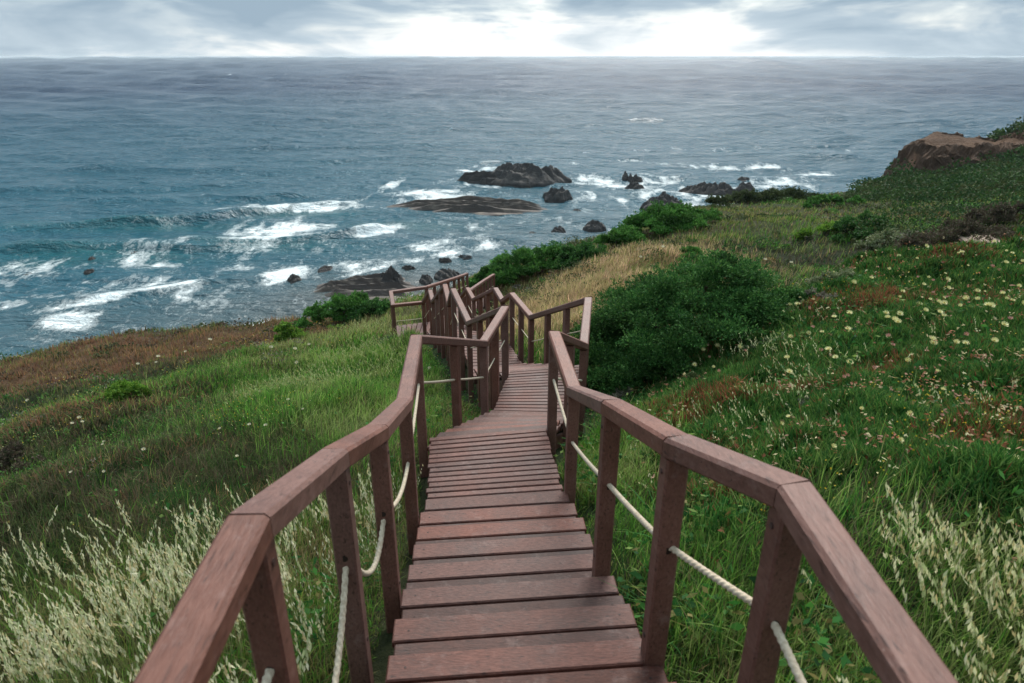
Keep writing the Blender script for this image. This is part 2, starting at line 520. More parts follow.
for a in [('green', 330, 385, 3.0, 3.5, 1.3), ('green', 250, 410, 2.2, 2.5, 1.0), ('green', 390, 345, 2.0, 3.0, 1.0), ('green', 190, 380, 3, 2.2, .6), ('green', 300, 440, 1.6, 1.6, .9),
          ('straw', 300, 365, 1.6, 1.2, 1.0), ('straw', 380, 318, 2.2, 2.0, 1.2), ('straw', 220, 405, 1.8, .9, .8), ('straw', 340, 340, 1.8, 2.2, .9),
          ('rust', 40, 372, 7, 2.6, 1.4), ('rust', 150, 350, 6, 2.6, 1.5), ('rust', 235, 340, 4, 2.2, 1.4), ('rust', 320, 330, 2, 1.5, 1.0), ('rust', 30, 425, 2.4, 1.5, 1.0),
          ('rust', 140, 405, 2.5, 1.0, .9), ('rust', 245, 497, .5, .35, 1.3), ('rust', 100, 520, .8, .5, .6),
          ('dark', 90, 440, 3.2, 2.2, 1.5), ('dark', 40, 480, 2.6, 2.0, 1.8), ('dark', 180, 470, 2.2, 1.6, 1.5), ('rust', 200, 455, 1.0, .6, 1.4), ('rust', 70, 470, 1.2, .6, 1.5), ('dark', 260, 480, 1.2, .8, 1.6), ('dark', 250, 375, 2.0, 1.5, .8), ('dark', 120, 500, 2, 1.2, 1.3), ('dark', 60, 395, 3, 1.4, .8),
          ('dark', 740, 540, 1.0, 1.1, 1.6), ('dark', 860, 500, 1.0, .9, 1.8), ('dark', 690, 470, .8, .8, .9), ('green', 650, 470, 1.0, 1.6, 1.2), ('green', 720, 520, 1.0, 1.2, 1.3), ('green', 620, 430, .8, 1.2, .8), ('green', 850, 560, 1.2, 1.1, .8), ('green', 560, 345, 1.5, 1.5, .8), ('green', 740, 450, 1.0, 1.1, .8),
          ('olive', 690, 420, 1.2, 1.2, .9), ('straw', 680, 400, .9, .9, .7), ('straw', 690, 440, .8, .7, .6),
          ('ice', 870, 300, 3.4, 3.2, 2.8), ('ice', 940, 350, 2.8, 2.4, 2.8), ('ice', 810, 360, 1.9, 1.6, 2.2), ('ice', 980, 400, 2.0, 1.6, 2.6), ('ice', 880, 430, 1.5, 1.2, 2.2), ('ice', 960, 455, 1.3, .8, 2.0), ('ice', 760, 385, 1.0, .9, 1.2), ('ice', 1010, 300, 4, 3, 1.4),
          ('ice', 800, 420, .9, .8, .8), ('ice', 860, 260, 3, 2.0, 1.2),
          ('gold', 600, 290, 2.6, 3.6, 1.7), ('gold', 560, 300, 2.0, 2.2, 1.2), ('gold', 640, 262, 3.2, 4, 1.4), ('gold', 690, 252, 3.6, 3.6, 1.0), ('gold', 730, 262, 2.6, 2.4, .8), ('gold', 520, 275, 2.0, 2.4, .8), ('gold', 620, 318, 1.6, 1.6, 1.3), ('rust', 590, 322, 1.0, .8, 1.0),
          ('green', 790, 285, 2.6, 2.2, 1.8), ('dark', 770, 300, 2.2, 1.8, 1.5), ('dark', 825, 262, 4, 2.2, 1.6), ('green', 760, 240, 4, 3, .6), ('rust', 700, 235, 2.0, 1.5, .7),
          ('olive', 760, 250, 5, 5, .9), ('olive', 720, 210, 10, 8, 1.0), ('dark', 800, 262, 3, 1.8, 1.1), ('green', 850, 228, 5, 3, .9), ('dark', 870, 232, 4, 2, .9), ('green', 520, 290, 1.5, 1.2, .7),
          ('dark', 965, 192, 9, 8, 1.6), ('dark', 1015, 170, 14, 12, 1.8), ('dark', 900, 200, 4, 4, .9), ('rust', 925, 218, 4.0, 2.2, 1.5), ('rust', 960, 215, 3.5, 2.0, 1.2), ('dark', 1000, 215, 6, 4, 1.2)]:
    blob(*a)


def cover(x, y):
    """weights of the cover types at ground points"""
    W = np.zeros((len(TYPES),) + np.shape(x))
    wx = x + (fbm(x * .5, y * .5, 61, 3) - .5) * 2.2 * np.clip(np.hypot(x, y) / 12, .15, 1.5)
    wy = y + (fbm(x * .5, y * .5, 71, 3) - .5) * 2.2 * np.clip(np.hypot(x, y) / 12, .15, 1.5)
    for i, t in enumerate(TYPES):
        for (bx, by, rx, ry, w) in BLOBS[t]:
            W[i] += w * np.exp(-((wx - bx) / rx) ** 2 - ((wy - by) / ry) ** 2)
    W[0] += 0.30; W[1] += 0.12; W[2] += 0.16
    for i in range(len(TYPES)):
        sc = 0.9 / np.clip(np.hypot(x, y) / 10, .5, 4)
        W[i] *= 0.25 + 1.5 * fbm(x * sc, y * sc, 101 + i * 13, 3)
    return W


PAL = {  # (base, tip) colour pairs, linear
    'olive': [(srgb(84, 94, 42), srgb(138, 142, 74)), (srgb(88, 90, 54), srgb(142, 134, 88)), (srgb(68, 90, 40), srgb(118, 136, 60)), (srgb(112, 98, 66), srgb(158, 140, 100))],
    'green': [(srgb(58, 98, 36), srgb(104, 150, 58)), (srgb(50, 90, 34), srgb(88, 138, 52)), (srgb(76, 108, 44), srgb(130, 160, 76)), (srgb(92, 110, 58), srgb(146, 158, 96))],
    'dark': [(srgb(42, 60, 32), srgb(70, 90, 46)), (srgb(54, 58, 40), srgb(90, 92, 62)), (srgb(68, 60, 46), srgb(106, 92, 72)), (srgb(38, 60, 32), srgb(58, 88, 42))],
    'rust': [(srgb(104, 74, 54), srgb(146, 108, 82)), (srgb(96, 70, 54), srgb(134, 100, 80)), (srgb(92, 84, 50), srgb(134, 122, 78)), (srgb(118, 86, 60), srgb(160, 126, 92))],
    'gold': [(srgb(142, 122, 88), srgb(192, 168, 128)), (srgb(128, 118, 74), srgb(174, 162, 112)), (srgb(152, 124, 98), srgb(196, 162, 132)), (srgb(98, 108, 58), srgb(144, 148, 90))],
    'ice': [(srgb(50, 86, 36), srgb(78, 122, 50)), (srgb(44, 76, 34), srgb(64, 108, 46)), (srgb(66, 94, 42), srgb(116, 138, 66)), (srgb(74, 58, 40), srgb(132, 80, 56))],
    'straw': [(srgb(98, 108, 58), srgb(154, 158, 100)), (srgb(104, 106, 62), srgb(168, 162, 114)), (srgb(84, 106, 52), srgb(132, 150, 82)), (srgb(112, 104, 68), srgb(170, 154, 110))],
}
GROUND = {'olive': srgb(66, 66, 42), 'green': srgb(48, 70, 36), 'dark': srgb(38, 46, 30), 'rust': srgb(94, 72, 54), 'gold': srgb(126, 102, 68), 'ice': srgb(44, 54, 32), 'straw': srgb(92, 90, 58)}


def axis_pts(parts):
    out = []
    for a, b, n in parts:
        out += list(np.linspace(a, b, n, endpoint=False))
    out.append(parts[-1][1])
    return np.array(out)


def grid_faces(nr, nc):
    i = np.arange(nr - 1)[:, None] * nc + np.arange(nc - 1)[None, :]
    i = i.ravel()
    return np.stack([i, i + 1, i + nc + 1, i + nc], 1)


def build_terrain():
    th = np.radians(axis_pts([(-178, -60, 50), (-60, -46, 30), (-46, 46, 460), (46, 60, 30), (60, 178, 50)]))
    rr = np.concatenate([[0.05], np.geomspace(0.5, 165, 330)])
    T, Q = np.meshgrid(th, rr)
    x = Q * np.sin(T); y = Q * np.cos(T)
    z = height(x, y)
    V = np.stack([x, y, z], -1).reshape(-1, 3)
    W = cover(x.ravel(), y.ravel()) ** 2.0
    W /= W.sum(0, keepdims=True)
    C = np.zeros((len(V), 3))
    for i, t in enumerate(TYPES):
        C += W[i][:, None] * np.array(GROUND[t])
    # bare earth where it is steep (bluff face and sea cliffs)
    gy, gx = np.gradient(z, axis=0), np.gradient(z, axis=1)
    dr = np.gradient(rr)[:, None]; dt = (np.gradient(th)[None, :] * Q) + 1e-6
    slope = np.hypot(gy / dr, gx / dt).ravel()
    k = sstep(0.75, 1.15, slope)[:, None] * (np.hypot(V[:, 0], V[:, 1]) > 30)[:, None]
    bl = bluff(V[:, 0], V[:, 1])
    top = (bl > .12) & (fbm(V[:, 0] * .2, V[:, 1] * .2, 77, 3) > .2)
    k = np.maximum(k, top[:, None] * .9)
    n = fbm(V[:, 0] * .5, V[:, 2] * 1.2 + V[:, 1] * .3, 201, 4)[:, None]
    earth = np.array(srgb(62, 48, 42)) * (1 - n) + np.array(srgb(122, 94, 78)) * n
    C = C * (1 - k) + earth * k
    C *= 1.15 * (0.8 + 0.4 * fbm(x * 1.7, y * 1.7, 301, 3)).reshape(-1, 1)
    F = grid_faces(*x.shape)[:, ::-1]
    m, nt, b = new_mat('hillside_soil')
    a = node(nt, 'ShaderNodeAttribute', attribute_name='Col')
    geo = node(nt, 'ShaderNodeNewGeometry'); pos = geo.outputs['Position']
    n1 = noise(nt, pos, 2.2, 6, 0.7); n2 = noise(nt, pos, 14, 5, 0.7)
    g = math_n(nt, 'ADD', math_n(nt, 'MULTIPLY', n1, .8), math_n(nt, 'MULTIPLY', n2, .8))
    nt.links.new(mixc(nt, 1.0, a.outputs['Color'], ramp(nt, g, [(0.45, (.55, .55, .55)), (1.0, (1.25, 1.22, 1.15))]), 'MULTIPLY'), b.inputs['Base Color'])
    b.inputs['Roughness'].default_value = 0.9
    b.inputs['Specular IOR Level'].default_value = 0.15
    bp = node(nt, 'ShaderNodeBump', i_Strength=1.0, i_Distance=0.25)
    nt.links.new(g, bp.inputs['Height']); nt.links.new(bp.outputs[0], b.inputs['Normal'])
    L = F.ravel(); st = np.arange(len(F)) * 4
    me = raw_mesh('hillside', V, L, st, np.full(len(F), 4), C, [m], True)
    o = link(bpy.data.objects.new('hillside', me)); tag(o, 'grassy coastal hillside falling to the sea', 'hillside', kind='structure')


build_terrain()


def build_headland():
    xs = np.arange(44, 70, .16); ys = np.arange(74, 103, .2)
    x, y = np.meshgrid(xs, ys)
    b = bluff(x, y)
    z = height(x, y)
    gul = 1 - np.abs(2 * fbm(x * .8 + y * .15, y * .45, 911, 5, .6) - 1)
    led = fbm(x * .25, y * .25, 913, 3) * 2 + z * .9
    led = led % 1.0
    face = sstep(.02, .25, b) * (1 - sstep(.85, 1.0, b))
    z = z + .12 + (gul - .6) * (.35 + 1.7 * face) + face * .5 * (np.where(led < .7, led / .7, (1 - led) / .3) - .5)
    x = x + face * (fbm(y * .9, z * .9, 915, 4) - .5) * 1.8; y = y + face * (fbm(x * .9 + 5, z * .9, 917, 4) - .5) * 1.8
    n = fbm(x * .6, z * 1.6 + y * .3, 919, 5, .6)[..., None]; n2 = fbm(x * .18, y * .18, 921, 3)[..., None]
    C = np.array(srgb(58, 47, 42)) * (1 - n) + np.array(srgb(126, 100, 84)) * n
    topc = np.array(srgb(100, 77, 62)) * (.6 + .8 * n2)
    tp = sstep(.8, 1.0, b)[..., None]
    C = C * (1 - tp) + topc * tp
    F = grid_faces(*x.shape)
    F = F[(b.ravel()[F] > .03).all(1)]
    V = np.stack([x, y, z], -1).reshape(-1, 3)
    used = np.unique(F); mp = np.zeros(len(V), int); mp[used] = np.arange(len(used)); F = mp[F]
    me = raw_mesh('headland', V[used], F.ravel(), np.arange(len(F)) * 4, np.full(len(F), 4), C.reshape(-1, 3)[used], [bpy.data.materials['hillside_soil']], False)
    o = link(bpy.data.objects.new('headland', me)); tag(o, 'bare brown earth bluff on the headland', 'headland', kind='structure')


build_headland()

# ------------------------------------------------------------------ sea
FOAM = [  # px, py, half width px, half height px, tilt (px per px), strength, sharp lower crest
    (295, 211, 64, 5, -.07, 1.25, 1), (278, 234, 50, 11, -.03, .85, 0), (276, 243, 52, 3, -.05, 1.1, 1), (384, 233, 30, 5, -.22, 1.2, 1), (150, 254, 50, 9, -.03, .75, 0), (165, 263, 34, 3, -.05, .8, 1),
    (190, 286, 52, 8, -.12, .95, 0), (150, 297, 85, 4, -.16, 1.1, 1), (215, 268, 40, 5, -.05, .75, 0), (285, 275, 28, 6, -.1, 1.1, 0), (400, 266, 72, 4, -.20, 1.0, 1), (440, 244, 45, 7, -.2, .7, 0), (360, 268, 40, 5, -.1, .7, 0),
    (12, 309, 18, 4, -.15, 1.0, 1), (75, 320, 34, 6, -.05, .7, 0), (25, 270, 40, 9, 0, .7, 0), (90, 268, 25, 8, 0, .6, 0), (30, 357, 40, 2.5, -.1, .8, 1), (90, 350, 50, 3, -.2, .9, 1), (160, 336, 50, 4, -.18, .9, 1), (240, 326, 60, 4, -.05, .9, 1),
    (205, 300, 60, 8, 0, .45, 0), (60, 340, 60, 6, 0, .45, 0), (330, 300, 30, 8, 0, .4, 0),
    (440, 196, 52, 4.5, 0, 1.0, 0), (398, 206, 16, 4, 0, .8, 0), (500, 214, 60, 3, 0, .4, 0), (478, 170, 26, 4, 0, .7, 0), (480, 184, 40, 4, 0, .8, 0), (575, 181, 24, 6, .1, .85, 0), (585, 196, 20, 3, .3, .5, 0), (390, 186, 22, 3, -.5, .8, 0),
    (612, 184, 14, 8, .5, .95, 0), (645, 182, 30, 8, .1, .85, 0), (640, 162, 30, 2, 0, .5, 0), (705, 168, 45, 2, .05, .75, 0), (770, 168, 22, 2.2, 0, .8, 0), (700, 197, 60, 8, -.05, .95, 0), (770, 184, 45, 6, .05, .9, 0), (660, 192, 30, 5, 0, .7, 0),
    (815, 176, 40, 3, 0, .5, 0), (560, 165, 60, 2, 0, .3, 0), (610, 205, 60, 8, 0, .35, 0), (450, 228, 60, 8, -.1, .35, 0), (540, 222, 50, 5, -.1, .3, 0), (120, 225, 120, 4, -.05, .25, 0),
    (660, 152, 120, 2, 0, .28, 0), (840, 150, 60, 1.5, 0, .25, 0), (230, 77, 22, .8, 0.05, .5, 0), (480, 250, 40, 5, -.2, .7, 0), (330, 245, 60, 6, 0, .35, 0), (110, 285, 90, 6, 0, .4, 0)]
SWELL = [  # crest lines (pixel polyline on the sea), height m, width m
    ([(-60, 233), (60, 230), (160, 226), (232, 219), (300, 210), (370, 206)], 2.0, 3.6), ([(-40, 256), (40, 253), (110, 250), (190, 251), (260, 245), (330, 241), (420, 228)], 1.5, 2.8),
    ([(-20, 318), (60, 306), (150, 298), (235, 285), (300, 281)], 0.9, 1.8), ([(60, 205), (200, 203), (340, 196)], 1.2, 4.0), ([(-40, 192), (120, 191), (260, 186)], 1.1, 4.5), ([(240, 163), (380, 160), (480, 158)], 1.3, 8),
    ([(620, 158), (760, 156), (880, 160)], 1.2, 7), ([(200, 150), (420, 148), (600, 143)], 1.1, 8), ([(60, 170), (200, 171), (330, 167)], 1.1, 6), ([(340, 237), (385, 236), (415, 229)], .8, 2.0)]


def build_sea():
    th = np.radians(axis_pts([(-100, -48, 24), (-48, 48, 1050), (48, 100, 24)]))
    rr = np.concatenate([[5, 30, 55], np.geomspace(68, 640, 560), np.geomspace(640, 12000, 380)[1:], np.geomspace(12000, 60000, 24)[1:]])
    T, Q = np.meshgrid(th, rr)
    x = Q * np.sin(T); y = Q * np.cos(T)
    d = np.hypot(x, y)
    fade = 1 - sstep(380, 640, d)
    z = np.zeros_like(x)
    rng = np.random.default_rng(3)
    wx = x + 9 * (fbm(x * .02, y * .02, 7, 3) - .5); wy = y + 22 * (fbm(x * .015, y * .03, 8, 3) - .5)
    for i in range(22):
        lam = 3.2 * 1.17 ** i
        if lam > 46: lam = rng.uniform(5, 22)
        a = math.radians(rng.normal(-90, 26))
        k = 2 * np.pi / lam
        ph = k * (wx * math.cos(a) + wy * math.sin(a)) + rng.uniform(0, 6.28)
        s = np.sin(ph)
        z += 0.0085 * lam ** 0.85 * (s + 0.3 * s * s) * (0.3 + 1.3 * fbm(x / lam * .3, y / lam * .3, 40 + i, 2)) * fade
    shore = np.exp(-((x + 20) / 40) ** 2 - ((y - 92) / 16) ** 2)
    z *= 1 - .6 * shore
    # longer swell carries the roughness out towards the horizon
    for i in range(30):
        lam = 14 * 1.17 ** i
        q = lam / d
        wt = sstep(.022, .045, q) * (1 - sstep(.09, .22, q)) * sstep(150, 500, d)
        if lam > 1000: continue
        a = math.radians(rng.normal(-90, 32)); k = 2 * np.pi / lam
        ph = k * (x * math.cos(a) + y * math.sin(a)) + 5 * fbm(x / lam * .22, y / lam * .22, 140 + i, 2) + rng.uniform(0, 6.28)
        z += .0100 * lam * np.sin(ph) * wt * (.75 + .5 * fbm(x / lam * .35, y / lam * .35, 180 + i, 2))
    # breaking swell
    foam = np.zeros_like(x)
    for pts, hh, ww in SWELL:
        P = np.array([sea_at(*p)[:2] for p in pts])
        wob = 3.2 * (fbm(x * .05, y * .03, 55, 3) - .5)
        yc = np.interp(x, P[:, 0], P[:, 1], left=-1e6, right=-1e6)
        e = np.minimum(sstep(P[0, 0], P[0, 0] + 12, x), 1 - sstep(P[-1, 0] - 12, P[-1, 0], x))
        s = y + wob - yc
        prof = np.where(s < 0, np.exp(-(s / (ww * .55)) ** 2), np.exp(-(s / (ww * 2.2)) ** 2))
        z += hh * prof * e * (0.55 + .7 * fbm(x * .06, y * .02, 56, 2))
    # foam
    for (px, py, hw, hh, tilt, st, crest) in FOAM:
        c = sea_at(px, py)
        ex = sea_at(px + hw, py + tilt * hw) - c
        up = sea_at(px, py - hh) - c
        L = math.hypot(ex[0], ex[1]); ux, uy = ex[0] / L, ex[1] / L
        w = abs(up[0] * -uy + up[1] * ux) * (1.0 if crest else 1.35)
        a = ((x - c[0]) * ux + (y - c[1]) * uy) / L
        b = (-(x - c[0]) * uy + (y - c[1]) * ux) / max(w, .8)
        b = b + 1.1 * (fbm(x * .09, y * .05, 83, 3) - .5)
        if crest:
            v = np.exp(-np.abs(a) ** 3) * np.where(b < 0, np.exp(-(b * 2.2) ** 2), np.exp(-(b / 1.4) ** 2))
        else:
            v = np.exp(-np.abs(a) ** 2.5 - np.abs(b) ** 2.2)
        foam = np.maximum(foam, (1.0 if crest else .85) * st * v)
    streak = fbm(x * .22 + 3 * fbm(x * .1, y * .1, 17, 2), y * .13, 19, 5, .6)
    soft = fbm(x * .45, y * .2, 27, 4, .6)
    fo = np.clip(foam * 1.2 + (soft - .5) * 1.3 * np.minimum(foam * 3, 1) + (streak - .5) * 2.4 * np.minimum(foam * 3, 1) - .10, 0, 1.2) * (foam > .015)
    # small white flecks on the near-shore chop
    fleck = sstep(.66, .8, fbm(x * .5, y * .22, 23, 4, .6)) * sstep(.45, .7, fbm(x * .02, y * .03, 29, 2)) * (1 - sstep(120, 330, d)) * .35
    fo = np.maximum(fo, fleck)
    wv = x * .16 + 2.5 * fbm(x * .06, y * .06, 61, 3); wq = y * .11 + 2.5 * fbm(x * .05 + 9, y * .05, 62, 3)
    lace = np.maximum(sstep(.90, 1.0, 1 - np.abs(2 * fbm(wv, wq, 63, 4, .6) - 1)), sstep(.92, 1.0, 1 - np.abs(2 * fbm(wv * 2.1 + 4, wq * 2.1, 66, 3, .6) - 1)))
    shoremask = np.clip(np.exp(-((y - 100) / 42) ** 2) * (x < 30) * (.25 + 1.2 * sstep(.4, .65, fbm(x * .03, y * .03, 64, 3))) + 1.6 * np.minimum(foam * 2, 1) * .6, 0, 1)
    fo = np.maximum(fo, lace * shoremask * .42)
    wash = sstep(.42, .70, fbm(x * .035 + 2 * fbm(x * .02, y * .02, 71, 2), y * .06, 73, 4, .55)) * np.exp(-((y - 96) / 26) ** 2) * (x < 5)
    fo = np.maximum(fo, wash * (.16 + .5 * sstep(.4, .75, fbm(x * .5, y * .3, 75, 4, .6))))
    shallow = np.clip(.95 * np.exp(-((x + 14) / 26) ** 2 - ((y - 100) / 15) ** 2) + .5 * np.exp(-((x + 35) / 50) ** 2 - ((y - 84) / 14) ** 2) + .35 * np.exp(-((x - 15) / 35) ** 2 - ((y - 130) / 30) ** 2), 0, 1)
    turq = np.zeros_like(x)
    for (px, py, hw, hh) in [(80, 253, 130, 7), (250, 246, 90, 6), (140, 256, 60, 8), (110, 228, 150, 5), (400, 226, 60, 5), (60, 262, 70, 8), (300, 215, 60, 5)]:
        c = sea_at(px, py); e = sea_at(px + hw, py)[0] - c[0]; u = sea_at(px, py - hh)[1] - c[1]
        turq = np.maximum(turq, np.exp(-((x - c[0]) / e) ** 2 - ((y - c[1]) / u) ** 2))
    V = np.stack([x, y, z + SEA_Z], -1).reshape(-1, 3)
    C = np.stack([fo, shallow, turq], -1).reshape(-1, 3)
    F = grid_faces(*x.shape)[:, ::-1]
    m, nt, b = new_mat('sea_water')
    a = node(nt, 'ShaderNodeAttribute', attribute_name='Col')
    sep = node(nt, 'ShaderNodeSeparateColor'); nt.links.new(a.outputs['Color'], sep.inputs[0])
    geo = node(nt, 'ShaderNodeNewGeometry'); pos = geo.outputs['Position']
    base = mixc(nt, noise(nt, mapping(nt, pos, (.004, .008, 0)), 1.0, 3, .6), srgb(20, 76, 92), srgb(34, 94, 108))
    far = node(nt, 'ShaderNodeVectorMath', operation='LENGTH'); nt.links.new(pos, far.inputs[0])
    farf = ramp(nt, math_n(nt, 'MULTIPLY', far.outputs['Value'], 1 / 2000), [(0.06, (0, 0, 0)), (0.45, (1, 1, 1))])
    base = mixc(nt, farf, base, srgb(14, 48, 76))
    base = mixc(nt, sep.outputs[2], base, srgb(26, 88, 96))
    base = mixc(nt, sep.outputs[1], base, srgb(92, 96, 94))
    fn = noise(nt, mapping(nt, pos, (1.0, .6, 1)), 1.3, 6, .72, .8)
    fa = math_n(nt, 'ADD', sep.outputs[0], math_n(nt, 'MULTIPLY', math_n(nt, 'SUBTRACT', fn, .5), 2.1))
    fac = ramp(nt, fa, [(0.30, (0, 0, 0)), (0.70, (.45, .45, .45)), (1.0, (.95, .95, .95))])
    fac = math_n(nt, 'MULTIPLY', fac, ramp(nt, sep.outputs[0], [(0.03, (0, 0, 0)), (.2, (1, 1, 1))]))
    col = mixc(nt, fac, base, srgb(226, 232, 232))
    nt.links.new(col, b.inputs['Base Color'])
    nt.links.new(math_n(nt, 'ADD', math_n(nt, 'MULTIPLY', fac, .5), .16), b.inputs['Roughness'])
    b.inputs['IOR'].default_value = 1.333; nt.links.new(math_n(nt, 'SUBTRACT', .27, math_n(nt, 'MULTIPLY', farf, .13)), b.inputs['Specular IOR Level'])
    b1 = noise(nt, mapping(nt, pos, (.5, 1.0, 1), (0, 0, R(8))), .55, 5, .62, .5)
    b2 = noise(nt, mapping(nt, pos, (.6, 1.4, 1), (0, 0, R(-12))), .12, 5, .6, .4)
    hsum = math_n(nt, 'ADD', math_n(nt, 'MULTIPLY', b1, 1.35), math_n(nt, 'MULTIPLY', b2, 3.4))
    hsum = math_n(nt, 'ADD', hsum, math_n(nt, 'MULTIPLY', fac, .25))
    bp = node(nt, 'ShaderNodeBump', i_Strength=1.0, i_Distance=1.0)
    nt.links.new(hsum, bp.inputs['Height']); nt.links.new(bp.outputs[0], b.inputs['Normal'])
    me = raw_mesh('sea', V, F.ravel(), np.arange(len(F)) * 4, np.full(len(F), 4), C, [m], True)
    o = link(bpy.data.objects.new('sea', me)); tag(o, 'choppy teal sea with breaking waves', 'sea', kind='structure')


build_sea()

# ------------------------------------------------------------------ rocks
M_ROCK = rock_mat('wet_rock', srgb(24, 23, 24), srgb(44, 40, 38), srgb(88, 78, 70), 1.0)
M_ROCK_RED = rock_mat('layered_rock', srgb(34, 29, 27), srgb(66, 56, 50), srgb(140, 126, 112), 1.0, (.07, 1.1, .6))
M_STONE = rock_mat('pale_stone', srgb(120, 100, 86), srgb(158, 134, 116), srgb(184, 160, 140), 8.0)
import bmesh


def rock_mesh(name, rx, ry, rz, seed, mat, peaks=1, flat=0.0, rough=0.35, sub=5, tilt=0.0):
    """a craggy rock, base sunk: ridged noise on a flattened dome, ledges when flat"""
    n = 100 if sub >= 5 else 38
    u = np.linspace(-1, 1, n); X, Y = np.meshgrid(u, u)
    rad = np.sqrt(X * X + Y * Y)
    ang = np.arctan2(Y, X)
    outl = 0.78 + .42 * (fbm(np.cos(ang) * 1.6 + seed, np.sin(ang) * 1.6 + seed * 2, seed, 4) - .5) * 1.6
    e = np.clip(1 - rad / outl, -1, 1)
    body = np.where(e > 0, np.power(np.maximum(e, 0), .45 if flat else .6), e * 2.0)
    sx = max(rx, ry) / 2.5
    ridg = 1 - np.abs(2 * fbm(X * 2.2 * rx / ry + seed, Y * 2.2, seed + 3, 5, .6) - 1)
    big = fbm(X * 1.6 * peaks + seed * 3, Y * 1.6 * peaks, seed + 5, 4, .55)
    fine = 1 - np.abs(2 * fbm(X * 6 * rx / ry + seed, Y * 6, seed + 13, 4, .6) - 1)
    h = body * (1 - flat * .5) * (0.05 + rough * 1.8 * (ridg - .55) + 1.3 * big + .20 * (fine - .5))
    q0 = X * 2.3 * math.cos(seed) - Y * 1.8 + .8 * fbm(X * 1.5 + seed, Y * 1.5, seed + 31, 4)
    s0 = q0 % 1.0
    h = h + np.clip(np.maximum(e, 0) * 3, 0, 1) * .38 * (np.where(s0 < .75, s0 / .75, (1 - s0) / .25) - .5)
    if flat:
        hs = h + .25 * (X * math.cos(seed) + Y * .8) * 0.5 + .1 * fbm(X * 4, Y * 9, seed + 8, 3)
        q = -Y * 3.6 + .9 * fbm(X * 1.3 + seed, Y * 1.1, seed + 21, 4) + .25 * X
        saw = (q % 1.0); saw = np.where(saw < .8, saw / .8, (1 - saw) / .2)
        env = np.clip(np.maximum(e, 0) * 3.2, 0, 1)
        h = np.where(e > 0, env * (.10 + 1.0 * saw * (.5 + fbm(X * 3, q, seed + 23, 3)) + .5 * (fbm(X * 2 + seed, Y * 2, seed + 22, 3) - .3)), h)
    h = h + tilt * X * np.maximum(body, 0)
    Z = h * rz
    Z = np.where(e > 0, np.maximum(Z, -.3 * rz), np.minimum(Z, 0) - .3 * rz)
    V = np.stack([X * rx, Y * ry, Z], -1).reshape(-1, 3)
    keep = (e > -.22)
    F = grid_faces(n, n)
    kf = keep.ravel()[F].all(1)
    F = F[kf]
    used = np.unique(F); mp = -np.ones(len(V), int); mp[used] = np.arange(len(used))
    F = mp[F]
    return raw_mesh(name, V[used], F.ravel(), np.arange(len(F)) * 4, np.full(len(F), 4), None, [mat], False)


def sea_rock(name, label, x0, x1, ytop, ybase, seed, mat=M_ROCK, deep=None, hfac=1.0, group='dark rocks standing in the surf', **kw):
    c = sea_at((x0 + x1) / 2, ybase)
    w = sea_at(x1, ybase)[0] - sea_at(x0, ybase)[0]
    r = ray((x0 + x1) / 2, ytop); zt = r[2] / r[1] * (c[1] + 1)
    hgt = max((zt - SEA_Z) * hfac, .4)
    ry = deep if deep else w * .35
    me = rock_mesh(name, w * .5 / .8, ry / .8, hgt, seed, mat, **kw)
    o = link(bpy.data.objects.new(name, me)); o.location = (c[0], c[1] + ry * .7, SEA_Z + .12 * min(hgt, 3))
    tag(o, label, 'rock', group)
    return o


sea_rock('rock_islet', 'largest dark rock islet, craggy with a raised crest, out in the waves', 480, 566, 163, 186, 3, deep=9, peaks=1, rough=.5, hfac=.78)
sea_rock('rock', 'low dark rock shelf running off the end of the largest craggy islet', 458, 505, 175, 184, 8, deep=4, flat=.7, hfac=.9)
sea_rock('rock_reef', 'long flat layered reef of pale and dark strata below the craggy islet', 392, 553, 194, 213, 5, deep=8, flat=1.0, rough=.3, mat=M_ROCK_RED, hfac=.33)
sea_rock('rock', 'rounded dark rock just off the tip of the long flat reef', 541, 573, 188, 202, 12, deep=4)
sea_rock('rock', 'tiny dark rock alone between the long reef and the green ridge bushes', 573, 582, 209, 213, 14, deep=1.5, sub=3)
sea_rock('rock', 'small dark boulder in calm water, middle of three beyond the round bushes', 551, 567, 227, 234, 15, deep=2, sub=3)
sea_rock('rock', 'blocky dark boulder in calm water, closest of three to the ridge bushes', 585, 607, 222, 231, 17, deep=2.5, sub=3)
sea_rock('rock', 'faint low boulder nearly awash, smallest of three beyond the round bushes', 525, 541, 233, 238, 18, deep=2, sub=3)
for i, (a, b, t, q) in enumerate([(622, 629, 171, 181), (628, 634, 173, 182), (633, 639, 174, 182), (637, 643, 176, 182)]):
    sea_rock('rock_spike', 'dark upright rock spike in the white surf, one of a row of four', a, b, t, q, 21 + i, deep=1.8, sub=3, hfac=.85, group='row of rock spikes in the surf')
sea_rock('rock', 'low slanted dark rock just below the row of four spikes', 625, 646, 183, 192, 26, deep=2.5, sub=3, tilt=-.4)
sea_rock('rock', 'broad dark rock half hidden behind the green ridge bushes', 641, 690, 196, 212, 28, deep=5)
sea_rock('rock', 'long jagged dark rock ridge ringed by foam beyond the meadow crest', 684, 737, 184, 196, 31, deep=4, rough=.5)
sea_rock('rock', 'topmost small dark rock of the foaming group by the jagged ridge', 738, 752, 177, 183, 33, deep=2, sub=3)
sea_rock('rock', 'dark rock with a flat top ending the foaming group by the jagged ridge', 737, 758, 184, 192, 34, deep=2.5, sub=3)
sea_rock('rock', 'low dark rock in the foam just under the jagged ridge', 722, 742, 191, 197, 35, deep=2, sub=3, flat=.6)
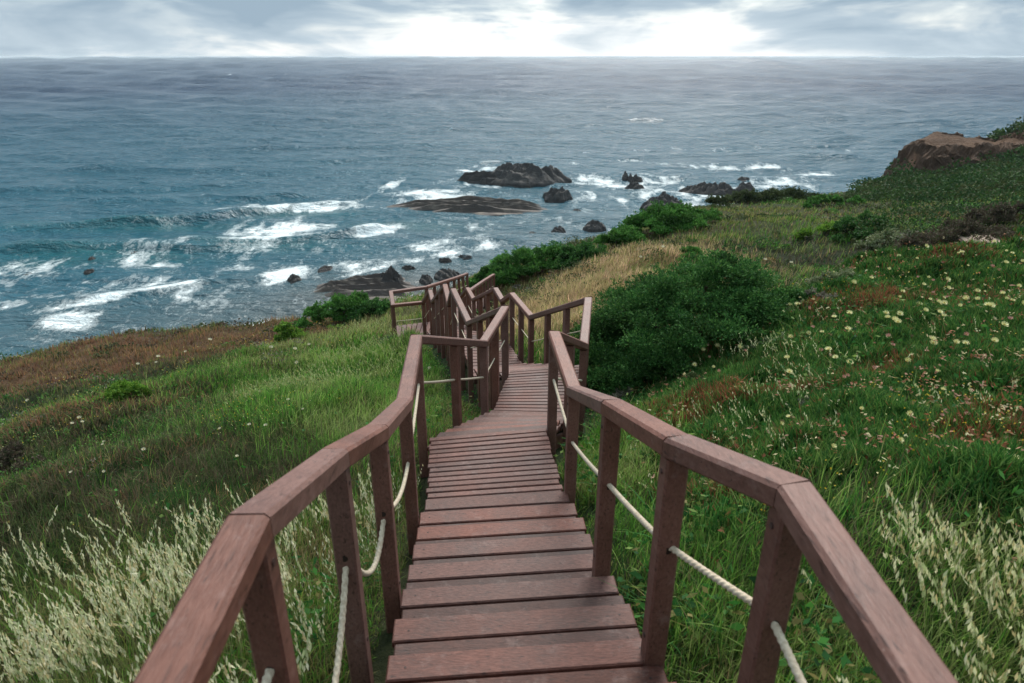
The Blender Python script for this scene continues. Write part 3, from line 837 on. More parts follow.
sea_rock('rock_shelf', 'brown layered rock shelf at the shore beyond the bright green shrubs', 304, 412, 279, 303, 41, deep=8, flat=1.0, rough=.5, mat=M_ROCK_RED, hfac=.30, group='rocks along the shore')
sea_rock('rock', 'square dark rock standing in surf off the brown layered shelf', 286, 299, 272, 284, 43, mat=M_ROCK, hfac=.6, deep=1.6, sub=3, group='rocks along the shore')
sea_rock('rock', 'ragged dark rock in surf above the brown layered shelf', 316, 331, 264, 273, 44, mat=M_ROCK, hfac=.6, deep=1.8, sub=3, group='rocks along the shore')
sea_rock('rock', 'dark craggy rock on the far end of the brown layered shelf', 376, 402, 271, 290, 45, deep=3, group='rocks along the shore')
sea_rock('rock', 'dark low rock by the water beyond the wooden end platform', 418, 433, 276, 285, 46, deep=2, sub=3, group='rocks along the shore')
sea_rock('rock', 'larger dark rock by the water above the descending lower handrails', 431, 462, 271, 281, 47, deep=3, group='rocks along the shore')
sea_rock('rock', 'small dark rock awash between shelf and swash line', 399, 416, 268, 273, 48, deep=1.6, sub=3, flat=.5, group='rocks along the shore')
sea_rock('rock', 'low dark rock awash at the edge of the swash line', 436, 452, 260, 265, 49, deep=1.6, sub=3, flat=.5, group='rocks along the shore')
sea_rock('rock', 'flat dark rock awash farthest along the swash line', 455, 474, 257, 261, 50, deep=1.6, sub=3, flat=.5, group='rocks along the shore')
sea_rock('rock', 'little dark rock in white water off the brown slope, the lone upright one', 81, 92, 266, 276, 51, mat=M_ROCK, hfac=.6, deep=1.4, sub=3, group='small rocks awash in the breakers')
sea_rock('rock', 'low dark pair of ledges in foam nearest the frame side', 17, 30, 274, 278, 52, deep=1.6, sub=3, group='small rocks awash in the breakers')
sea_rock('rock', 'small dark rock poking through a breaking wave in turquoise water', 128, 137, 252, 255, 53, deep=1.4, sub=3, group='small rocks awash in the breakers')
sea_rock('rock', 'pointed dark rock between the breaking wave and the lone upright rock', 86, 93, 257, 263, 54, deep=1.2, sub=3, group='small rocks awash in the breakers')

# ------------------------------------------------------------------ boardwalk
board = empty('boardwalk', (0, 4.0, -3.6))
tag(board, 'reddish brown wooden stairway with handrails zigzagging down the hillside towards the sea', 'boardwalk')
ORG = np.array([0, 4.0, -3.6])


def part(name, parent=board):
    o = empty(name, (0, 0, 0), parent)
    return o


def jit(a=.12):
    return (random.uniform(1 - a, 1 + a), random.uniform(.3, 1.0), random.random())


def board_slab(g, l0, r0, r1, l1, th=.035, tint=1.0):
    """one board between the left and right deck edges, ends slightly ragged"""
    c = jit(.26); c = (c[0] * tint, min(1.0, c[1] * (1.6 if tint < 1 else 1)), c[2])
    e = random.uniform(-.012, .012); f = random.uniform(-.012, .012)
    L0, L1, R0, R1 = (np.array(p, float) for p in (l0, l1, r0, r1))
    d = (R0 - L0) / np.linalg.norm(R0 - L0)
    L0 = L0 + d * e; L1 = L1 + d * e; R0 = R0 + d * f; R1 = R1 + d * f
    dz = random.uniform(-.002, .002)
    top = np.array([L0, R0, R1, L1]); top[:, 2] += dz
    bot = top.copy(); bot[:, 2] -= th
    g.hexa(bot - ORG, top - ORG, c)
    if L0[1] < 6.2:
        for P_, sg in ((L0 * .5 + L1 * .5, 1), (R0 * .5 + R1 * .5, -1)):
            q = P_ + d * sg * .075 + np.array([random.uniform(-.008, .008), random.uniform(-.012, .012), dz])
            hexn = [(q[0] + .006 * math.cos(a_), q[1] + .006 * math.sin(a_), q[2] + .0012) for a_ in np.arange(6) * math.pi / 3]
            hexb = [(h_[0], h_[1], q[2] - .002) for h_ in hexn]
            g.add_poly(np.array(hexn + hexb) - ORG, [[0, 1, 2, 3, 4, 5]] + [[k_, 6 + k_, 6 + (k_ + 1) % 6, (k_ + 1) % 6] for k_ in range(6)], (.28, .3, .5))


def edge_pts(l, r, inset=.07):
    l = np.array(l, float); r = np.array(r, float)
    d = (r - l) / np.linalg.norm(r - l)
    return l + d * inset, r - d * inset


def landing(name, l0, r0, l1, r1, bw=.145, label=None):
    g = Geo()
    l0, l1, r0, r1 = (np.array(p, float) for p in (l0, l1, r0, r1))
    n = max(2, int(round(np.linalg.norm((l0 + r0) / 2 - (l1 + r1) / 2) / bw)))
    gap = .013 / max(np.linalg.norm((l0 + r0) / 2 - (l1 + r1) / 2), .1)
    for k in range(n):
        a, b = k / n + gap * .5, (k + 1) / n - gap * .5
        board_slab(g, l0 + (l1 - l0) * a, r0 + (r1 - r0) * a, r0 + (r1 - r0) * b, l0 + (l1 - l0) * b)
    o = g.obj(name, M_DECK, board)
    # joists under both edges
    for p, q in ((l0, l1), (r0, r1)):
        g2 = Geo()
        c = (l0 + l1 + r0 + r1) / 4
        def inn(v):
            d = c - v; d[2] = 0; d /= np.linalg.norm(d); return v + d * .07 + np.array([0, 0, -.115])
        g2.prism(inn(p) - ORG, inn(q) - ORG, .06, .15, col=jit(.1))
        g2.obj('joist', M_RAIL, o)
    return o


def flight(l0, r0, l1, r1, steps, open_riser=True):
    """steps between two levels; every tread is two boards"""
    fl = part('stair_flight')
    l0, l1, r0, r1 = (np.array(p, float) for p in (l0, l1, r0, r1))
    drop = (l1[2] + r1[2] - l0[2] - r0[2]) / 2
    z0 = (l0[2] + r0[2]) / 2
    for k in range(steps):
        g = Geo()
        z = z0 + drop * (k + 1) / (steps + 1)
        a0, a1 = k / steps, (k + 1) / steps
        def P(l, t, zz): 
            v = l[0] + (l[1] - l[0]) * t; v = v.copy(); v[2] = zz; return v
        run = np.linalg.norm(((l1 + r1) - (l0 + r0))[:2]) / 2 / steps
        T = run * steps; o1 = .03 / T                     # nosing
        gp = .007 / T
        m2 = a1 + o1 - random.uniform(.145, .158) / T
        m1 = m2 - random.uniform(.150, .165) / T
        for u0, u1 in ((a0 + gp, m1 - gp), (m1 + gp, m2 - gp), (m2 + gp, a1 + o1)):
            if u1 - u0 > .03 / T:
                board_slab(g, P((l0, l1), u0, z), P((r0, r1), u0, z), P((r0, r1), u1, z), P((l0, l1), u1, z), .04, (1.15 if u1 > a1 else .55) if run > .25 else (1.25 if k % 2 else .72))  # rear boards redder and darker, shade of the step above painted into their tint
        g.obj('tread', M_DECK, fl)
    for p, q in ((l0, l1), (r0, r1)):
        g = Geo()
        c = (l0 + l1 + r0 + r1) / 4
        def inn(v):
            d = c - v; d[2] = 0; n = (r0 - l0); n[2] = 0; n /= np.linalg.norm(n)
            return v + n * (.06 if np.dot(d, n) > 0 else -.06) + np.array([0, 0, -.26])
        g.prism(inn(p) - ORG, inn(q) - ORG, .05, .18, col=jit(.1))
        g.obj('stringer', M_RAIL, fl)
    return fl


def dz(p, z):
    return (p[0], p[1], z)


E = []
# stations pairing left and right edges
PAIR = [(0, 0), (1, 1), (4, 4), (5, 5), (6, 6), (7, 7), (8, 8), (9, 9), (10, 10), (11, 11), (12, 12), (13, 13)]
# top landing and the first flight use the real board ends
TL0, TR0 = (-.47, -1.6, -2.24), (.83, -1.6, -2.24)
F1L0, F1R0 = (-.525, 1.50, -2.24), (.71, 1.60, -2.24)
F1L1, F1R1 = (-.735, 4.62, -3.58), (.475, 4.74, -3.58)
landing('landing', TL0, TR0, F1L0, F1R0)
flight(F1L0, F1R0, F1L1, F1R1, 9)
A1L, A1R = edge_pts(LST[5], RST[5])
A1L = np.array([-.84, 5.90, -3.60]); A1R = np.array([.36, 6.10, -3.60])
landing('landing', dz(F1L1, -3.59), dz(F1R1, -3.59), A1L, A1R, .082)
B0L, B0R = edge_pts((-.36, 7.74, -4.4), (.90, 7.65, -4.4))
flight(dz(A1L, -3.6), dz(A1R, -3.6), B0L, B0R, 9)
B1L, B1R = edge_pts((-.10, 9.15, -4.4), (1.14, 9.38, -4.4))
landing('landing', B0L, B0R, B1L, B1R, .095)
C0L, C0R = edge_pts((-.76, 10.95, -5.4), (.35, 11.25, -5.4))
flight(B1L, B1R, C0L, C0R, 6)
C1L, C1R = edge_pts((-1.19, 12.77, -5.4), (0, 12.5, -5.4))
landing('landing', C0L, C0R, C1L, C1R, .13)
D0L, D0R = edge_pts((-1.33, 13.3, -5.9), (-.2, 13.5, -5.9))
flight(C1L, C1R, D0L, D0R, 3)
D1L, D1R = edge_pts((-1.54, 14.55, -5.9), (-.37, 14.3, -5.9))
landing('landing', D0L, D0R, D1L, D1R, .13)
E0L, E0R = edge_pts((-2.05, 16.25, -6.9), (-1.0, 16.4, -6.9))
flight(D1L, D1R, E0L, E0R, 6)
E1L, E1R = edge_pts((-2.22, 17.1, -6.9), (-1.22, 17.3, -6.9))
landing('landing', E0L, E0R, E1L, E1R, .13)
G0L, G0R = edge_pts((-2.53, 17.85, -7.5), (-1.5, 18.3, -7.5))
flight(E1L, E1R, G0L, G0R, 3)
# end platform reaching out over the slope, then the last flights round the corner
landing('landing', (-3.32, 17.72, -7.5), (-3.52, 18.72, -7.5), (-2.50, 17.80, -7.5), (-2.42, 19.1, -7.5), .14)
landing('landing', (-2.47, 17.92, -7.5), (-1.55, 18.32, -7.5), (-2.4, 19.1, -7.5), (-1.45, 19.4, -7.5), .14)
flight((-2.4, 19.12, -7.5), (-1.45, 19.42, -7.5), (-2.05, 23.35, -8.7), (-1.12, 23.6, -8.7), 8)
flight((-2.05, 23.4, -8.7), (-1.12, 23.65, -8.7), (-1.75, 26.0, -9.35), (-.85, 26.2, -9.35), 4)


def ground_z(x, y):
    return float(height(np.array([x]), np.array([y]))[0])


def railing(ST, mids, sags, low={}):
    """posts, handrail lengths and rope spans along one side"""
    rl = part('railing')
    P = np.array(ST, float)
    top = P.copy(); top[:, 2] += H_RAIL
    HW, HH = .118, .088
    posts = []
    for i in range(len(P)):
        posts.append((P[i, 0], P[i, 1], P[i, 2], top[i, 2]))
        if i < len(P) - 1:
            for k in range(mids[i]):
                t = (k + 1) / (mids[i] + 1)
                q = P[i] * (1 - t) + P[i + 1] * t
                posts.append((q[0], q[1], q[2], q[2] + H_RAIL))
    n = len(P)
    dirs = [(top[i + 1] - top[i]) / np.linalg.norm(top[i + 1] - top[i]) for i in range(n - 1)]
    hd = [np.array([d[0], d[1], 0]) / np.linalg.norm(d[:2]) for d in dirs]
    for i in range(n - 1):
        e0 = hd[i] if i == 0 else hd[i] + hd[i - 1]
        e1 = hd[i] if i == n - 2 else hd[i] + hd[i + 1]
        e0 = e0 / np.linalg.norm(e0); e1 = e1 / np.linalg.norm(e1)
        if np.dot(e0, hd[i]) < .35: e0 = hd[i]
        if np.dot(e1, hd[i]) < .35: e1 = hd[i]
        g = Geo()
        a = top[i] + dirs[i] * .002; b = top[i + 1] - dirs[i] * .002
        a = a + np.array([0, 0, -HH / 2]); b = b + np.array([0, 0, -HH / 2])
        g.prism(a - ORG, b - ORG, HW, HH, ch=.013, col=jit(.07), end0=e0, end1=e1)
        g.obj('handrail', M_RAIL, rl)
    prev_dir = None
    for (x, y, zd, zt) in posts:
        gz = min(ground_z(x, y), zd - .1) - .25
        g = Geo()
        j = min(range(n - 1), key=lambda i: abs((top[i, 0] + top[i + 1, 0]) / 2 - x) + abs((top[i, 1] + top[i + 1, 1]) / 2 - y))
        u = hd[j] if not (y < 6.5) else np.array([-.07, 1, 0])
        g.prism(np.array([x, y, gz]) - ORG, np.array([x, y, zt - HH + .004]) - ORG, .092, .092, up=u, ch=.008, col=jit(.1))
        if y < 6.5:                                         # a coach bolt through the post into the deck frame, one under the rail
            sg = 1 if x < 0 else -1
            for zz in (zd + .07, zt - .16):
                c_ = np.array([x + sg * .046, y, zz])
                ring = [c_ + np.array([sg * k_, .011 * math.cos(a_), .011 * math.sin(a_)]) for k_ in (-.004, .005) for a_ in np.arange(8) * math.pi / 4]
                fs = [[i_, (i_ + 1) % 8, 8 + (i_ + 1) % 8, 8 + i_] for i_ in range(8)] + [list(range(8, 16)) if sg < 0 else list(range(15, 7, -1))]
                g.add_poly(np.array(ring) - ORG, fs, (.45, .2, .5))
            for q_ in (-1, 1):                               # flat dark discs painting the shade inside the rope holes
                c_ = np.array([x, y + q_ * .0465, zt - .52])
                g.add_poly(np.array([c_ + np.array([.017 * math.cos(a_), 0, .017 * math.sin(a_)]) for a_ in np.arange(10) * math.pi / 5]) - ORG, [list(range(10))], (.12, .2, .5))
        g.obj('post', M_RAIL, rl)
    # ropes through the posts
    for i in range(len(posts) - 1):
        a = np.array(posts[i]); b = np.array(posts[i + 1])
        p = np.array([a[0], a[1], a[3] - .52]); q = np.array([b[0], b[1], b[3] - .52])
        if i in low: p[2] -= low[i]
        L = np.linalg.norm(q - p)
        if L < .25: continue
        near = p[1] < 7
        ns = 100 if near else 10
        nr = 18 if near else 6
        sag = sags.get(i, .007 * L)
        t = np.linspace(0, 1, ns + 1)
        C = p[None] * (1 - t[:, None]) + q[None] * t[:, None]
        C[:, 2] -= 4 * sag * t * (1 - t)
        D = np.gradient(C, axis=0); D /= np.linalg.norm(D, axis=1, keepdims=True)
        S = np.cross(D, [0, 0, 1.]); S /= np.linalg.norm(S, axis=1, keepdims=True)
        U = np.cross(S, D)
        ph = np.linspace(0, 2 * np.pi, nr, endpoint=False)
        twist = 2 * np.pi * L * t / .085
        A = ph[None, :] + 0 * twist[:, None]
        rad = .0095 + (.0052 * np.abs(np.cos(1.5 * (A - twist[:, None]))) if near else 0 * A)
        V = C[:, None] + S[:, None] * (np.cos(A) * rad)[..., None] + U[:, None] * (np.sin(A) * rad)[..., None]
        idx = np.arange((ns + 1) * nr).reshape(ns + 1, nr)
        F = np.stack([idx[:-1], np.roll(idx, -1, 1)[:-1], np.roll(idx, -1, 1)[1:], idx[1:]], -1).reshape(-1, 4)
        g = Geo(); g.add(V.reshape(-1, 3) - ORG, F, (1, 1, 1))
        g.obj('rope', M_ROPE, rl, True)
    return rl


railing(LST, [2, 0, 0, 0, 0, 1, 1, 2, 1, 0, 1, 2, 0, 0, 0, 0, 0, 3, 2], {3: .22, 4: .26, 5: .12}, {3: .62})
# the R5-R6 handrail dips in a curve: insert points
RS2 = RST[:6] + [(.60, 6.65, -3.98), (.78, 7.2, -4.29)] + RST[6:]
railing(RST, [2, 0, 0, 0, 0, 1, 1, 2, 1, 0, 0, 2, 0, 0, 1, 3, 2], {})

# ------------------------------------------------------------------ ground vegetation
def visible_scatter(n, rmin, rmax, pw=1.0, amax=58, amin=None):
    """points on the hillside, thinning with distance"""
    th = np.radians(RNG.uniform(-amax if amin is None else amin, amax, n))
    u = RNG.uniform(0, 1, n)
    if abs(pw - 1) < 1e-6:
        r = rmin * (rmax / rmin) ** u
    else:
        k = 1 - pw
        r = (rmin ** k + u * (rmax ** k - rmin ** k)) ** (1 / k)
    x = r * np.sin(th); y = r * np.cos(th)
    d, lev = path_dist(x, y)
    ye = np.interp(x, EDGE[:, 0], EDGE[:, 1])
    ok = (d > .71) & (y < ye + 3.5)
    ok &= bluff(x, y) < .25
    x, y, r = x[ok], y[ok], r[ok]
    return x, y, height(x, y), r


def pick_type(x, y, sharp=2.2):
    W = cover(x, y) ** sharp
    W /= W.sum(0, keepdims=True)
    c = np.cumsum(W, 0)
    u = RNG.uniform(0, 1, x.shape)
    return (u[None] > c).sum(0)


HGT = {'olive': .22, 'green': .30, 'dark': .24, 'rust': .26, 'gold': .34, 'ice': .10, 'straw': .28}


def blade_field(name, n, rmin, rmax, pw, k, wmul, hmul, label, cat):
    g = Geo()
    x, y, z, r = visible_scatter(n, rmin, rmax, pw)
    ty = pick_type(x, y, 1.7)
    ice = cover(x, y); ice = ice[5] / ice.sum(0)
    kk = ~((ice > .38) & (RNG.uniform(0, 1, len(x)) < .72))
    x, y, z, r, ty = x[kk], y[kk], z[kk], r[kk], ty[kk]
    clump = fbm(x * 1.3, y * 1.3, 401, 3)
    dpath, _ = path_dist(x, y)
    for i, t in enumerate(TYPES):
        s = ty == i
        m = int(s.sum())
        if not m: continue
        pal = PAL[t]
        pi = np.minimum((fbm(x[s] * .9, y[s] * .9, 501 + i, 3) * 1.5 - .25 + RNG.normal(0, .18, m)).clip(0, .999) * len(pal), len(pal) - 1).astype(int)
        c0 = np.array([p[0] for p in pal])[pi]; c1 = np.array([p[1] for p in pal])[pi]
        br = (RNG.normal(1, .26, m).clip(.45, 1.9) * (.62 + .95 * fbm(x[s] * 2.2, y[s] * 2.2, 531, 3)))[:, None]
        h = HGT[t] * hmul * RNG.uniform(.45, 1.35, m) * (.55 + .9 * clump[s]) * np.clip((dpath[s] - .55) / .5, .3, 1)
        w = np.maximum(.0055 * wmul, r[s] / 665 * .85) * RNG.uniform(.7, 1.4, m)
        if t == 'ice':
            w = w * 1.7; 
        ang = RNG.normal(-.4, 1.5, m); bend = np.abs(RNG.normal(.35, .3, m))
        B = np.stack([x[s], y[s], z[s] - .02], 1)
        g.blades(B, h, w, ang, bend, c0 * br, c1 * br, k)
    o = g.obj(name, M_GRASS)
    tag(o, label, cat, kind='stuff')
    return o


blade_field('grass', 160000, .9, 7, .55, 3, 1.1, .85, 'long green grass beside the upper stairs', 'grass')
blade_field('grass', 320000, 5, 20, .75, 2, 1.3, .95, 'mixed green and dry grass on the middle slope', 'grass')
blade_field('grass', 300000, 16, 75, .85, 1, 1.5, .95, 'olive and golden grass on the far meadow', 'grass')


# broad-leaved weeds and long arching leaves among the near grass
g = Geo()
x, y, z, r = visible_scatter(16000, 1.2, 12, .6)
k = (fbm(x * 1.4, y * 1.4, 421, 3) > .47) & ((x > -1.3) | (RNG.uniform(0, 1, len(x)) < .08))
x, y, z, r = x[k], y[k], z[k], r[k]; n = len(x)
c = np.array([srgb(52, 104, 44), srgb(70, 120, 52), srgb(44, 88, 42), srgb(110, 132, 66), srgb(128, 120, 74)])[RNG.integers(0, 5, n)] * RNG.normal(1, .2, n).clip(.5, 1.6)[:, None]
g.blades(np.stack([x, y, z - .02], 1), RNG.uniform(.14, .36, n), RNG.uniform(.008, .015, n), RNG.uniform(0, 6.28, n), RNG.uniform(.3, 1.3, n), c * .8, c * 1.15, 4)
for j in range(7):
    kk = RNG.uniform(0, 1, n) < .22
    m = int(kk.sum())
    P = np.stack([x[kk], y[kk], z[kk]], 1) + RNG.normal(0, .06, (m, 3)) + [0, 0, .16]
    a_ = RNG.normal(size=(m, 3)); a_[:, 2] *= .4
    g.diamonds(P, a_, RNG.uniform(.04, .09, m), RNG.uniform(.02, .045, m), c[kk] * .9)
o = g.obj('weeds', M_GRASS); tag(o, 'broad leaved weeds and arching leaves among the near grass', 'weeds', kind='stuff')


def plumes(g, x, y, z, h, col, head_l, nsp, lean=.35, spl=.028, spw=.007):
    n = len(x)
    ang = RNG.normal(2.6, .9, n); bend = np.abs(RNG.normal(lean, .12, n))
    B = np.stack([x, y, z - .03], 1)
    st0 = np.tile(np.array(srgb(92, 108, 60)), (n, 1)); st1 = np.tile(np.array(srgb(150, 150, 104)), (n, 1))
    g.blades(B, h, .0035, ang, bend, st0, st1, 3)
    L = np.stack([np.cos(ang), np.sin(ang), np.zeros(n)], 1)
    for j in range(nsp):
        t = 1.02 - head_l * (j + RNG.uniform(0, 1, n)) / nsp
        p = B + L * (h * bend * t * t)[:, None]
        p[:, 2] += h * (t - .35 * np.minimum(bend, 1.2) * t * t)
        taper = np.sin(np.pi * np.clip((j + 1) / (nsp + 1), .12, .9))
        ax = np.stack([np.zeros(n), np.zeros(n), np.ones(n)], 1) + L * (.5 * bend[:, None] + .3 * (1 - t[:, None])) + RNG.normal(0, .22, (n, 3))
        p += RNG.normal(0, .0065, (n, 3)) * taper * [1, 1, .5]
        cc = col[RNG.integers(0, len(col), n)] * RNG.normal(1, .12, n).clip(.6, 1.35)[:, None]
        g.diamonds(p, ax, RNG.uniform(.7, 1.3, n) * spl, RNG.uniform(.7, 1.3, n) * spw, cc)


CREAM = np.array([srgb(206, 206, 172), srgb(190, 194, 154), srgb(218, 212, 184), srgb(166, 178, 132), srgb(196, 182, 140)])
TAN = np.array([srgb(196, 178, 142), srgb(180, 160, 122), srgb(206, 190, 156)])


def in_poly_scatter(n, fn, xr, yr):
    x = RNG.uniform(*xr, n); y = RNG.uniform(*yr, n)
    keep = RNG.uniform(0, 1, n) < fn(x, y)
    x, y = x[keep], y[keep]
    d, _ = path_dist(x, y)
    k = d > .86
    return x[k], y[k]


g = Geo()
x, y = in_poly_scatter(11000, lambda x, y: sstep(.36, .64, fbm(x * 2.1, y * 2.1, 601, 3)) * (1 - .55 * sstep(2.8, 3.6, y)) * (1 - sstep(3.9, 5.2, y - .05 * x)), (-6.4, -.8), (.5, 5.6))
z = height(x, y)
plumes(g, x, y, z, RNG.uniform(.42, .82, len(x)), CREAM * np.array([1.10, 1.08, 1.06]), .30, 16, .2, .042, .0108)
x, y = in_poly_scatter(6000, lambda x, y: sstep(.30, .58, fbm(x * 1.5, y * 1.5, 611, 3)) * (1 - sstep(2.1, 2.9, y - .35 * (x - 2))) * sstep(1.35, 1.9, x), (1.2, 4.4), (.5, 3.8))
z = height(x, y)
plumes(g, x, y, z, RNG.uniform(.35, .62, len(x)), CREAM * np.array([1.05, 1.03, .92]), .32, 16, .34, .042, .0105)
# tall oat heads leaning over the edge of the steps
x = RNG.uniform(-1.0, -.8, 60); y = RNG.uniform(2.4, 4.6, 60); z = height(x, y)
plumes(g, x, y, z, RNG.uniform(.5, .85, 60), CREAM, .4, 12, .3)
o = g.obj('plume_grass', M_SEED); tag(o, 'pale feathery seed heads of tall wild grass on both sides of the upper stairs', 'plume grass', kind='stuff')

g = Geo()
x, y = in_poly_scatter(700, lambda x, y: sstep(.50, .70, fbm(x * .9, y * .9, 621, 3)), (.9, 5.0), (4.2, 9.0))
z = height(x, y)
plumes(g, x, y, z, RNG.uniform(.28, .5, len(x)), CREAM * np.array([.92, .95, .8]), .3, 9, .35, .03, .009)
x, y = in_poly_scatter(1700, lambda x, y: sstep(.42, .66, fbm(x * .7, y * .7, 631, 3)) * .7, (-5.0, -2.5), (10, 20))
z = height(x, y)
plumes(g, x, y, z, RNG.uniform(.3, .55, len(x)), CREAM * np.array([.62, .7, .45]), .3, 6, .35, .05, .018)
o = g.obj('plume_grass', M_SEED); tag(o, 'thin pale seed heads scattered through the green grass further down', 'plume grass', kind='stuff')

# small yellow flowers too many to count
g = Geo()
x, y, z, r = visible_scatter(16000, 3.5, 26, .6)
k = (fbm(x * .6, y * .6, 641, 3) > .66) & (pick_type(x, y) != 4)
x, y, z, r = x[k], y[k], z[k], r[k]
n = len(x)
P = np.stack([x, y, z + RNG.uniform(.10, .3, n)], 1)
yc = np.array([srgb(196, 168, 50), srgb(206, 184, 80), srgb(214, 206, 150)])[RNG.integers(0, 3, n)]
g.diamonds(P, RNG.normal(size=(n, 3)), np.maximum(.016, r / 665 * 1.2), np.maximum(.014, r / 665 * 1.1), yc)
g.diamonds(P, RNG.normal(size=(n, 3)), np.maximum(.016, r / 665 * 1.2), np.maximum(.014, r / 665 * 1.1), yc)
o = g.obj('yellow_wildflowers', M_SEED); tag(o, 'tiny yellow wildflowers sprinkled through the grass', 'wildflowers', kind='stuff')

# ice plant mat: fleshy upright finger leaves
g = Geo()
x, y, z, r = visible_scatter(420000, 3.0, 17, .7, 47, 9)
k = (x > 1.2) & (pick_type(x, y, 2.6) == 5)
x, y, z, r = x[k], y[k], z[k], r[k]
n = len(x)
pal = np.array([srgb(52, 94, 40), srgb(44, 80, 36), srgb(74, 112, 48), srgb(96, 122, 60), srgb(112, 62, 44), srgb(134, 84, 58)])
red = fbm(x * 1.1, y * 1.1, 651, 3)
pi = np.where(RNG.uniform(0, 1, n) < np.clip((red - .48) * 2.4, .03, .75), RNG.integers(4, 6, n), RNG.integers(0, 4, n))
cush = fbm(x * 1.7, y * 1.7, 661, 3)
z = z + .55 * np.maximum(cush - .42, 0)
c = pal[pi] * (RNG.normal(1, .18, n).clip(.6, 1.5) * (.55 + .95 * fbm(x * 2.6, y * 2.6, 663, 3)))[:, None]
g.blades(np.stack([x, y, z - .03], 1), RNG.uniform(.07, .19, n), np.maximum(.016, r / 665 * 1.35), RNG.uniform(0, 6.28, n), RNG.uniform(.1, .7, n), c * .8, c * 1.2, 2)
o = g.obj('ice_plant', M_LEAF); tag(o, 'fleshy green and red ice plant mat covering the mound', 'ice plant', kind='stuff')

# faded blossoms, buds and dry leaf litter lying in the mat
g = Geo()
x, y, z, r = visible_scatter(3600, 3.5, 15, .6, 47, 12)
k = pick_type(x, y, 2.6) == 5
x, y, z, r = x[k], y[k], z[k], r[k]; n = len(x)
bc = np.array([srgb(214, 196, 150), srgb(206, 160, 136), srgb(150, 96, 70), srgb(176, 122, 92), srgb(222, 214, 170)])[RNG.choice(5, n, p=[.16, .2, .3, .26, .08])] * RNG.normal(1, .15, n).clip(.6, 1.4)[:, None]
keep = RNG.uniform(0, 1, n) < sstep(.40, .66, fbm(x * 1.3, y * 1.3, 671, 3)) * .8
P = np.stack([x, y, z + RNG.uniform(.10, .24, n) + .4 * np.maximum(fbm(x * 1.7, y * 1.7, 661, 3) - .42, 0)], 1)[keep]
for q in range(3):
    a_ = RNG.normal(size=(len(P), 3)); a_[:, 2] *= .35
    g.diamonds(P + RNG.normal(0, .012, P.shape), a_, RNG.uniform(.022, .05, len(P)), RNG.uniform(.010, .022, len(P)), bc[keep] * .85)
o = g.obj('faded_blossoms', M_SEED); tag(o, 'faded blossoms and dry reddish leaf litter in the ice plant mat', 'faded blossoms', kind='stuff')

# ------------------------------------------------------------------ shrubs
def shrub(name, label, base, R3, pal, n_leaf, leaf, seed, clumps=26, group=None, sprawl=1.0, cat='shrub', stems=True, csize=(.15, .30)):
    """a lumpy evergreen: leaf sprays on many small clumps, twigs below"""
    rs = np.random.default_rng(seed)
    base = np.array(base, float)
    top = empty(name, base)
    tag(top, label, cat, group)
    rx, ry, rz = R3
    g = Geo()
    # clump centres on a dome
    cl = []
    for i in range(clumps):
        a = rs.uniform(0, 2 * np.pi); q = rs.uniform(0, 1) ** .55
        zz = math.sqrt(max(0, 1 - q * q)) * rs.uniform(.35, 1.12)
        cx, cy = q * math.cos(a) * rx, q * math.sin(a) * ry
        gz = ground_z(base[0] + cx, base[1] + cy) - base[2]
        cl.append((cx, cy, gz + max(zz * rz, .12 * rz), rs.uniform(*csize)))
    pal = np.array(pal)
    per = n_leaf // clumps
    rm = (rx * ry * rz) ** (1 / 3)
    for (cx, cy, cz, cr) in cl:
        d = rs.normal(size=(per, 3)); d /= np.linalg.norm(d, axis=1, keepdims=True)
        d[:, 2] = np.abs(d[:, 2]) * 1.0 - .25 * (rs.uniform(0, 1, per) < .3)
        rad = rm * cr * (0.30 + .78 * rs.uniform(0, 1, per) ** .55)
        lump = 1 + .35 * (fbm(d[:, 0] * 2.5 + cx * 3, d[:, 1] * 2.5 + d[:, 2] * 2 + cy * 3, seed, 3) - .5) * 2
        P = np.array([cx, cy, cz]) + d * (rad * lump)[:, None] * np.array([1.15 * rx / rm if rx / rm < 1.4 else 1.5, 1.1, .85])
        ax = d + rs.normal(0, .7, (per, 3)); ax[:, 2] += .35
        tone = rs.uniform(.62, 1.5)
        c = pal[rs.integers(0, len(pal), per)] * tone * rs.normal(1, .16, per).clip(.55, 1.5)[:, None]
        g.diamonds(P, ax, leaf * rs.uniform(.7, 1.4, per), leaf * .5 * rs.uniform(.7, 1.3, per), c)
    for (cx, cy, cz, cr) in cl:
        for q in range(4):
            dd = rs.normal(size=3); dd[2] = abs(dd[2]) + .5; dd /= np.linalg.norm(dd)
            m_ = 14; tt = rs.uniform(.5, 1.0, m_)
            P = np.array([cx, cy, cz]) + dd * (rm * cr * (.8 + .75 * tt))[:, None] + rs.normal(0, leaf * .35, (m_, 3))
            c = pal[rs.integers(0, len(pal), m_)] * rs.normal(1.1, .15, m_).clip(.6, 1.5)[:, None]
            g.diamonds(P, dd + rs.normal(0, .5, (m_, 3)), leaf * rs.uniform(.8, 1.3, m_), leaf * .5, c)
    g.obj('foliage', M_LEAF, top)
    if stems:
        g = Geo()
        for (cx, cy, cz, cr) in cl[:12]:
            P0 = np.array([cx * .2, cy * .2, ground_z(base[0] + cx * .2, base[1] + cy * .2) - base[2] - .1]); P1 = np.array([cx, cy, cz])
            if np.linalg.norm(P1 - P0) < .05: continue
            g.prism(P0, P1 * .97 + P0 * .03, .03 * rm, .03 * rm, up=(.3, .8, .2), ch=.004 * rm, col=srgb(74, 60, 48))
        g.obj('stem', M_TWIG, top)
    return top


